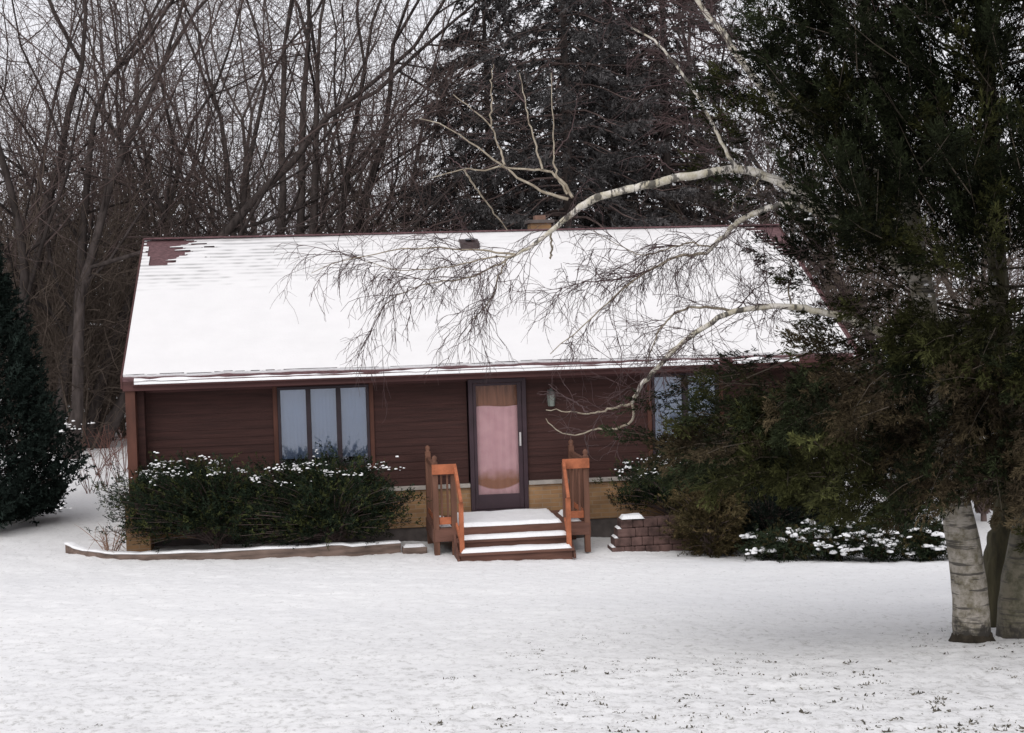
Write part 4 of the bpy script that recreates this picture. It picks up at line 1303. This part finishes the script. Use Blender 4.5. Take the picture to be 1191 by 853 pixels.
def twig(p, d, L, r, lvl, droop):
    k = 6; P = [p]; dd = d
    for i in range(k - 1):
        dd = unit(dd + g.normal(size=3) * .20 + np.array([0, 0, -droop])); P.append(P[-1] + dd * L / (k - 1))
    tw.add(P, np.linspace(r, r * .6, k), 3, 0)
    if lvl > 0:
        for _ in range(4 if lvl > 1 else 3):
            i = int(g.integers(1, k - 1))
            nd = unit(unit(P[i + 1] - P[i]) + g.normal(size=3) * .55)
            twig(P[i], nd, L * (.35 + .35 * g.random()), r * .72, lvl - 1, droop)


def twigs_on(P, n, L, droop, lo=.1, out=.8, r=.0042, lvl=2, bias=(0, 0, 0)):
    for _ in range(n):
        t = lo + (1 - lo) * g.random(); i = min(len(P) - 2, int(t * (len(P) - 1)))
        ax = unit(P[i + 1] - P[i])
        d = unit(ax * .7 + g.normal(size=3) * out + np.array(bias))
        twig(P[i], d, L * (.45 + .8 * g.random()), r, lvl, droop)


for i in (18, 19, 20, 21):                 # the fans over the roof
    twigs_on(brl[i][0], 16, .62, .17, .1, .55)
twigs_on(LIMBS['A'][0][44:], 8, .7, .16, .2, .6)
for i in (15, 16, 17):
    twigs_on(brl[i][0], 17, .55, .12, .05, .55)
twigs_on(LIMBS['C'][0][8:], 12, .6, .08, .1, .7)
twigs_on(brl[13][0], 10, .5, .08, .1, .7); twigs_on(LIMBS['B'][0][10:], 22, .55, .04, 0, .8)
for i in (27, 28, 14): twigs_on(brl[i][0], 9, .5, .04, .1, .8)
for i in (10, 11, 12): twigs_on(brl[i][0], 6, .4, .05, .1, .8, lvl=1)
for i in (22, 23, 24, 25): twigs_on(brl[i][0], 3, .3, .05, .1, .8, lvl=1)
for i in (0, 1, 2, 3, 4, 5, 8, 9): twigs_on(brl[i][0], 4, .25, .0, .4, .7, lvl=1, r=.003)
twigs_on(LIMBS['D'][0], 30, .7, .06, .2, .9, r=.004); twigs_on(LIMBS['E'][0], 42, .8, .05, .3, .9, r=.004)
twigs_on(curve(T1, 40)[24:], 50, 1.0, .04, .1, 1.0, r=.005)
twigs_on(LIMBS['C'][0][6:], 16, .6, .06, 0, .8, r=.003); twigs_on(LIMBS['B'][0][8:], 26, .6, .0, 0, .9, r=.003)
for i in (13, 15, 16, 17, 18, 19, 20): twigs_on(brl[i][0], 9, .6, .12, .05, .7, r=.003)
tw.build('twigs', [BTWIG], birch)

# second birch stem of the clump
b2 = at(1186, 727, -13.7); b2[2] = gz(b2[0], b2[1])
birch2 = thing('birch_tree', 'stout mossy birch trunk leaning away at the edge of the view', 'birch', b2)
T2 = [b2 + np.array([0, 0, -.15]), at(1184, 700, -13.7), at(1192, 640, -13.7), at(1206, 560, -13.7), at(1235, 400, -13.7), at(1262, 250, -13.7), at(1290, 60, -13.7), at(1310, -80, -13.7)]
Tubes().add(curve(T2, 30), np.interp(np.linspace(0, 1, 30), [0, .1, .3, 1], [.22, .18, .15, .06]), 18, 0, .03, 6).build('trunk', [BIRCH2], birch2)
g = np.random.default_rng(8)
lb = Tubes()
for k in range(7):
    q = curve(T2, 30)[15 + 2 * k]; e = q + np.array([.5 + g.random() * .8, g.normal() * .8, .9]); lb.add(curve([q, (q + e) / 2 + np.array([0, 0, .12]), e], 8), np.linspace(.02, .004, 8), 6)
lb.build('crown', [BBR], birch2)


# ------------------------------------------------------------------ the big cedar beside the birches
def in_poly(px, py, poly):
    x, y = np.asarray(px), np.asarray(py); r = np.zeros(x.shape, bool); n = len(poly)
    for i in range(n):
        x0, y0 = poly[i]; x1, y1 = poly[(i + 1) % n]
        c = ((y0 > y) != (y1 > y)) & (x < (x1 - x0) * (y - y0) / (y1 - y0 + 1e-9) + x0)
        r ^= c
    return r


def cedar():
    global G
    G = np.random.default_rng(91); g = G
    CYY = -12.9
    base = at(1158, 697, CYY); base[2] = gz(base[0], base[1])
    t = thing('cedar_tree', 'large dark cedar with ragged olive boughs filling the corner above the birches', 'cedar', base)
    TP = [base - np.array([0, 0, .2]), at(1164, 640, CYY), at(1170, 590, CYY), at(1165, 450, CYY), at(1160, 300, CYY), at(1150, 100, CYY), at(1135, -60, CYY), at(1120, -260, CYY)]
    TC = curve(TP, 60)
    Tubes().add(TC, np.linspace(.16, .03, 60), 14, 0, .06, 9).build('trunk', [MOSSY], t)
    # outline of the crown in the vertical plane through the trunk (x, z)
    outl = [(892, -170), (885, -60), (893, 40), (866, 95), (838, 150), (855, 190), (905, 190), (908, 232), (892, 262), (905, 300), (945, 325), (988, 370), (990, 412), (930, 402), (910, 430), (865, 432),
            (826, 452), (800, 484), (782, 512), (815, 538), (870, 540), (910, 548), (960, 568), (1000, 552), (1060, 562), (1110, 552), (1135, 540), (1191, 610), (1280, 640), (1320, 560), (1330, 200), (1310, -170)]
    poly = [tuple(at(a, b_, CYY)[[0, 2]]) for a, b_ in outl]
    holes = [(1053, 172, 13), (1092, 160, 15), (1012, 30, 24), (935, 62, 20), (945, 20, 24), (975, 110, 9), (870, 165, 10), (1110, 120, 10), (1170, 150, 10), (960, 352, 20), (1170, 215, 8), (1130, 250, 8)]
    hw = [(*at(a, b_, CYY)[[0, 2]], r * 13.5 / F) for a, b_, r in holes]
    X0, X1 = min(q[0] for q in poly), max(q[0] for q in poly); Z0, Z1 = min(q[1] for q in poly), max(q[1] for q in poly)
    zt = TC[:, 2]; zmid = at(1000, 330, CYY)[2]; xm = TC[30][0]
    T = []
    while len(T) < 1280:
        x = X0 + (X1 - X0) * g.random(); z = Z0 + (Z1 - Z0) * g.random()
        if not in_poly(np.array([x]), np.array([z]), poly)[0]: continue
        if any((x - a) ** 2 + (z - b_) ** 2 < r * r * 1.6 for a, b_, r in hw): continue
        dx = abs(x - xm)
        y = (CYY - 1.55 + g.normal() * .36) if g.random() < .55 else (CYY - .6 + g.normal() * max(.3, .9 - .1 * dx))
        T.append((x, y, z))
    T = np.array(T)
    tb = Tubes(); C = []; A = []; K = []; FI = []; UU = []
    for i, p in enumerate(T):
        dx = p[0] - xm; low = p[2] < zmid - .1
        out = np.array([np.clip(dx / 1.2, -1, 1), np.clip((p[1] - CYY) / 1.2, -.8, .8), 0])
        ax = out * (.75 if low else .55) + (np.array([-.12, 0, -.42 + .5 * g.random()]) if low else np.array([0, 0, .35 + .45 * g.random()])) + g.normal(size=3) * .28
        ax = ax / np.linalg.norm(ax)
        L = (.42 + .38 * g.random()) * (1.15 if low else 1)
        if low:
            for _ in range(4):
                e = p + ax * L
                if e[2] > p[2] - .12 or in_poly(np.array([e[0]]), np.array([e[2] + .10]), poly)[0]: break
                ax[2] = ax[2] * .5 + .06; L *= .85; ax /= np.linalg.norm(ax)
            if p[1] < CYY - 1.0: L *= .8
        if i % 6 == 0:
            k = int(np.argmin(abs(zt - max(base[2] + .9, p[2] + (.2 if low else -.35) * abs(dx)))))
            q = TC[k]; tb.add(curve([q, q * .5 + p * .5 + np.array([0, 0, .06 * abs(dx) * (1 if low else -1)]), p], 9), np.linspace(.008 + .004 * abs(dx), .004, 9), 4)
        tb.add([p, p + ax * L * .6, p + ax * L + np.array([0, 0, -.04 if low else .03])], [.005, .004, .002], 3)
        n = 62
        u = g.random(n) ** .85
        sd = np.cross(ax, g.normal(size=3)); sd /= np.linalg.norm(sd); nn = np.cross(ax, sd)
        wv = (.165 * (1 - u) ** .65 + .02) * (g.random(n) * 2 - 1); tv = (.10 * (1 - u) ** .65 + .01) * g.normal(size=n) * .6
        bend = np.array([0, 0, -.10 if low else .06]) * L
        C.append(p + ax * (u * L)[:, None] + sd * wv[:, None] + nn * tv[:, None] + bend * (u * u)[:, None])
        A.append(ax * .9 + sd * (np.sign(wv) * .45)[:, None] + g.normal(size=(n, 3)) * .22)
        K += [low] * n; FI += [i] * n; UU.append(u)
    # dead grey twigs inside the lower crown
    for i in range(420):
        p = T[g.integers(len(T))]
        if p[2] > zmid + .3 or i % 2: continue
        q = p + g.normal(size=3) * .25; e = q + np.array([g.normal() * .35 - .15, g.normal() * .3, -.18 + g.normal() * .15])
        if not in_poly(np.array([e[0]]), np.array([e[2]]), poly)[0]: continue
        tb.add(curve([q, (q + e) / 2 + np.array([0, 0, .05]), e], 5), np.linspace(.006, .0025, 5), 3, 1)
    tb.build('branch_frame', [mat('cedar_branch', (.075, .06, .045), .9, .4, 8), mat('dead_twig', (.13, .10, .08), .9, .4, 8)], t)
    C = np.concatenate(C); A = unit(np.concatenate(A)); K = np.array(K); FI = np.array(FI); UU = np.concatenate(UU)
    hole = np.zeros(len(C), bool)
    for a, b_, r in hw: hole |= ((C[:, 0] - a) ** 2 + (C[:, 2] - b_) ** 2 < r * r * .5)
    C, A, K, FI, UU = C[~hole], A[~hole], K[~hole], FI[~hole], UU[~hole]
    nb_ = 15
    V = sprays(C, A, .14, nb_, .055, .0048, .5)
    n = len(C)
    green = np.array([.014, .017, .009]); olive = np.array([.036, .037, .015]); brown = np.array([.056, .042, .027])
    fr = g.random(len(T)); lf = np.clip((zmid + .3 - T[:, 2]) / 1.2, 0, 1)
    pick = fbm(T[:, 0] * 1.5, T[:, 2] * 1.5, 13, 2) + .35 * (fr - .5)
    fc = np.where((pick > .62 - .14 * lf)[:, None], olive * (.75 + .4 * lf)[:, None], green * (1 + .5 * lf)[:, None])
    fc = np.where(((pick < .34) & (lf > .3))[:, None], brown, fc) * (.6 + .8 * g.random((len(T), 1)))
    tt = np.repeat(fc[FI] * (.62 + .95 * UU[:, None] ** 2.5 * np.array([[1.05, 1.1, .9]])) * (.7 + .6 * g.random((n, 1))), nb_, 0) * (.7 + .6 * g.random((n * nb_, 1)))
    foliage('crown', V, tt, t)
    sp = [(925, 243), (935, 250), (950, 262), (945, 270), (962, 258), (968, 250), (890, 180), (862, 175), (900, 185), (1055, 172), (1040, 555), (1035, 551), (1080, 552), (1088, 548), (1008, 541), (1010, 548), (985, 560), (1118, 395), (1130, 420), (1090, 392), (1112, 300), (1150, 330), (1075, 330), (1085, 345), (950, 540), (905, 537), (1148, 505), (1155, 500), (1165, 508)]
    cc = [at(a + g.normal() * 3, b_ + g.normal() * 3, CYY - .75 + g.normal() * .3) for a, b_ in sp]
    snow_pads('snow', cc, .02, t, 5, (.05, .05, .012))


cedar()
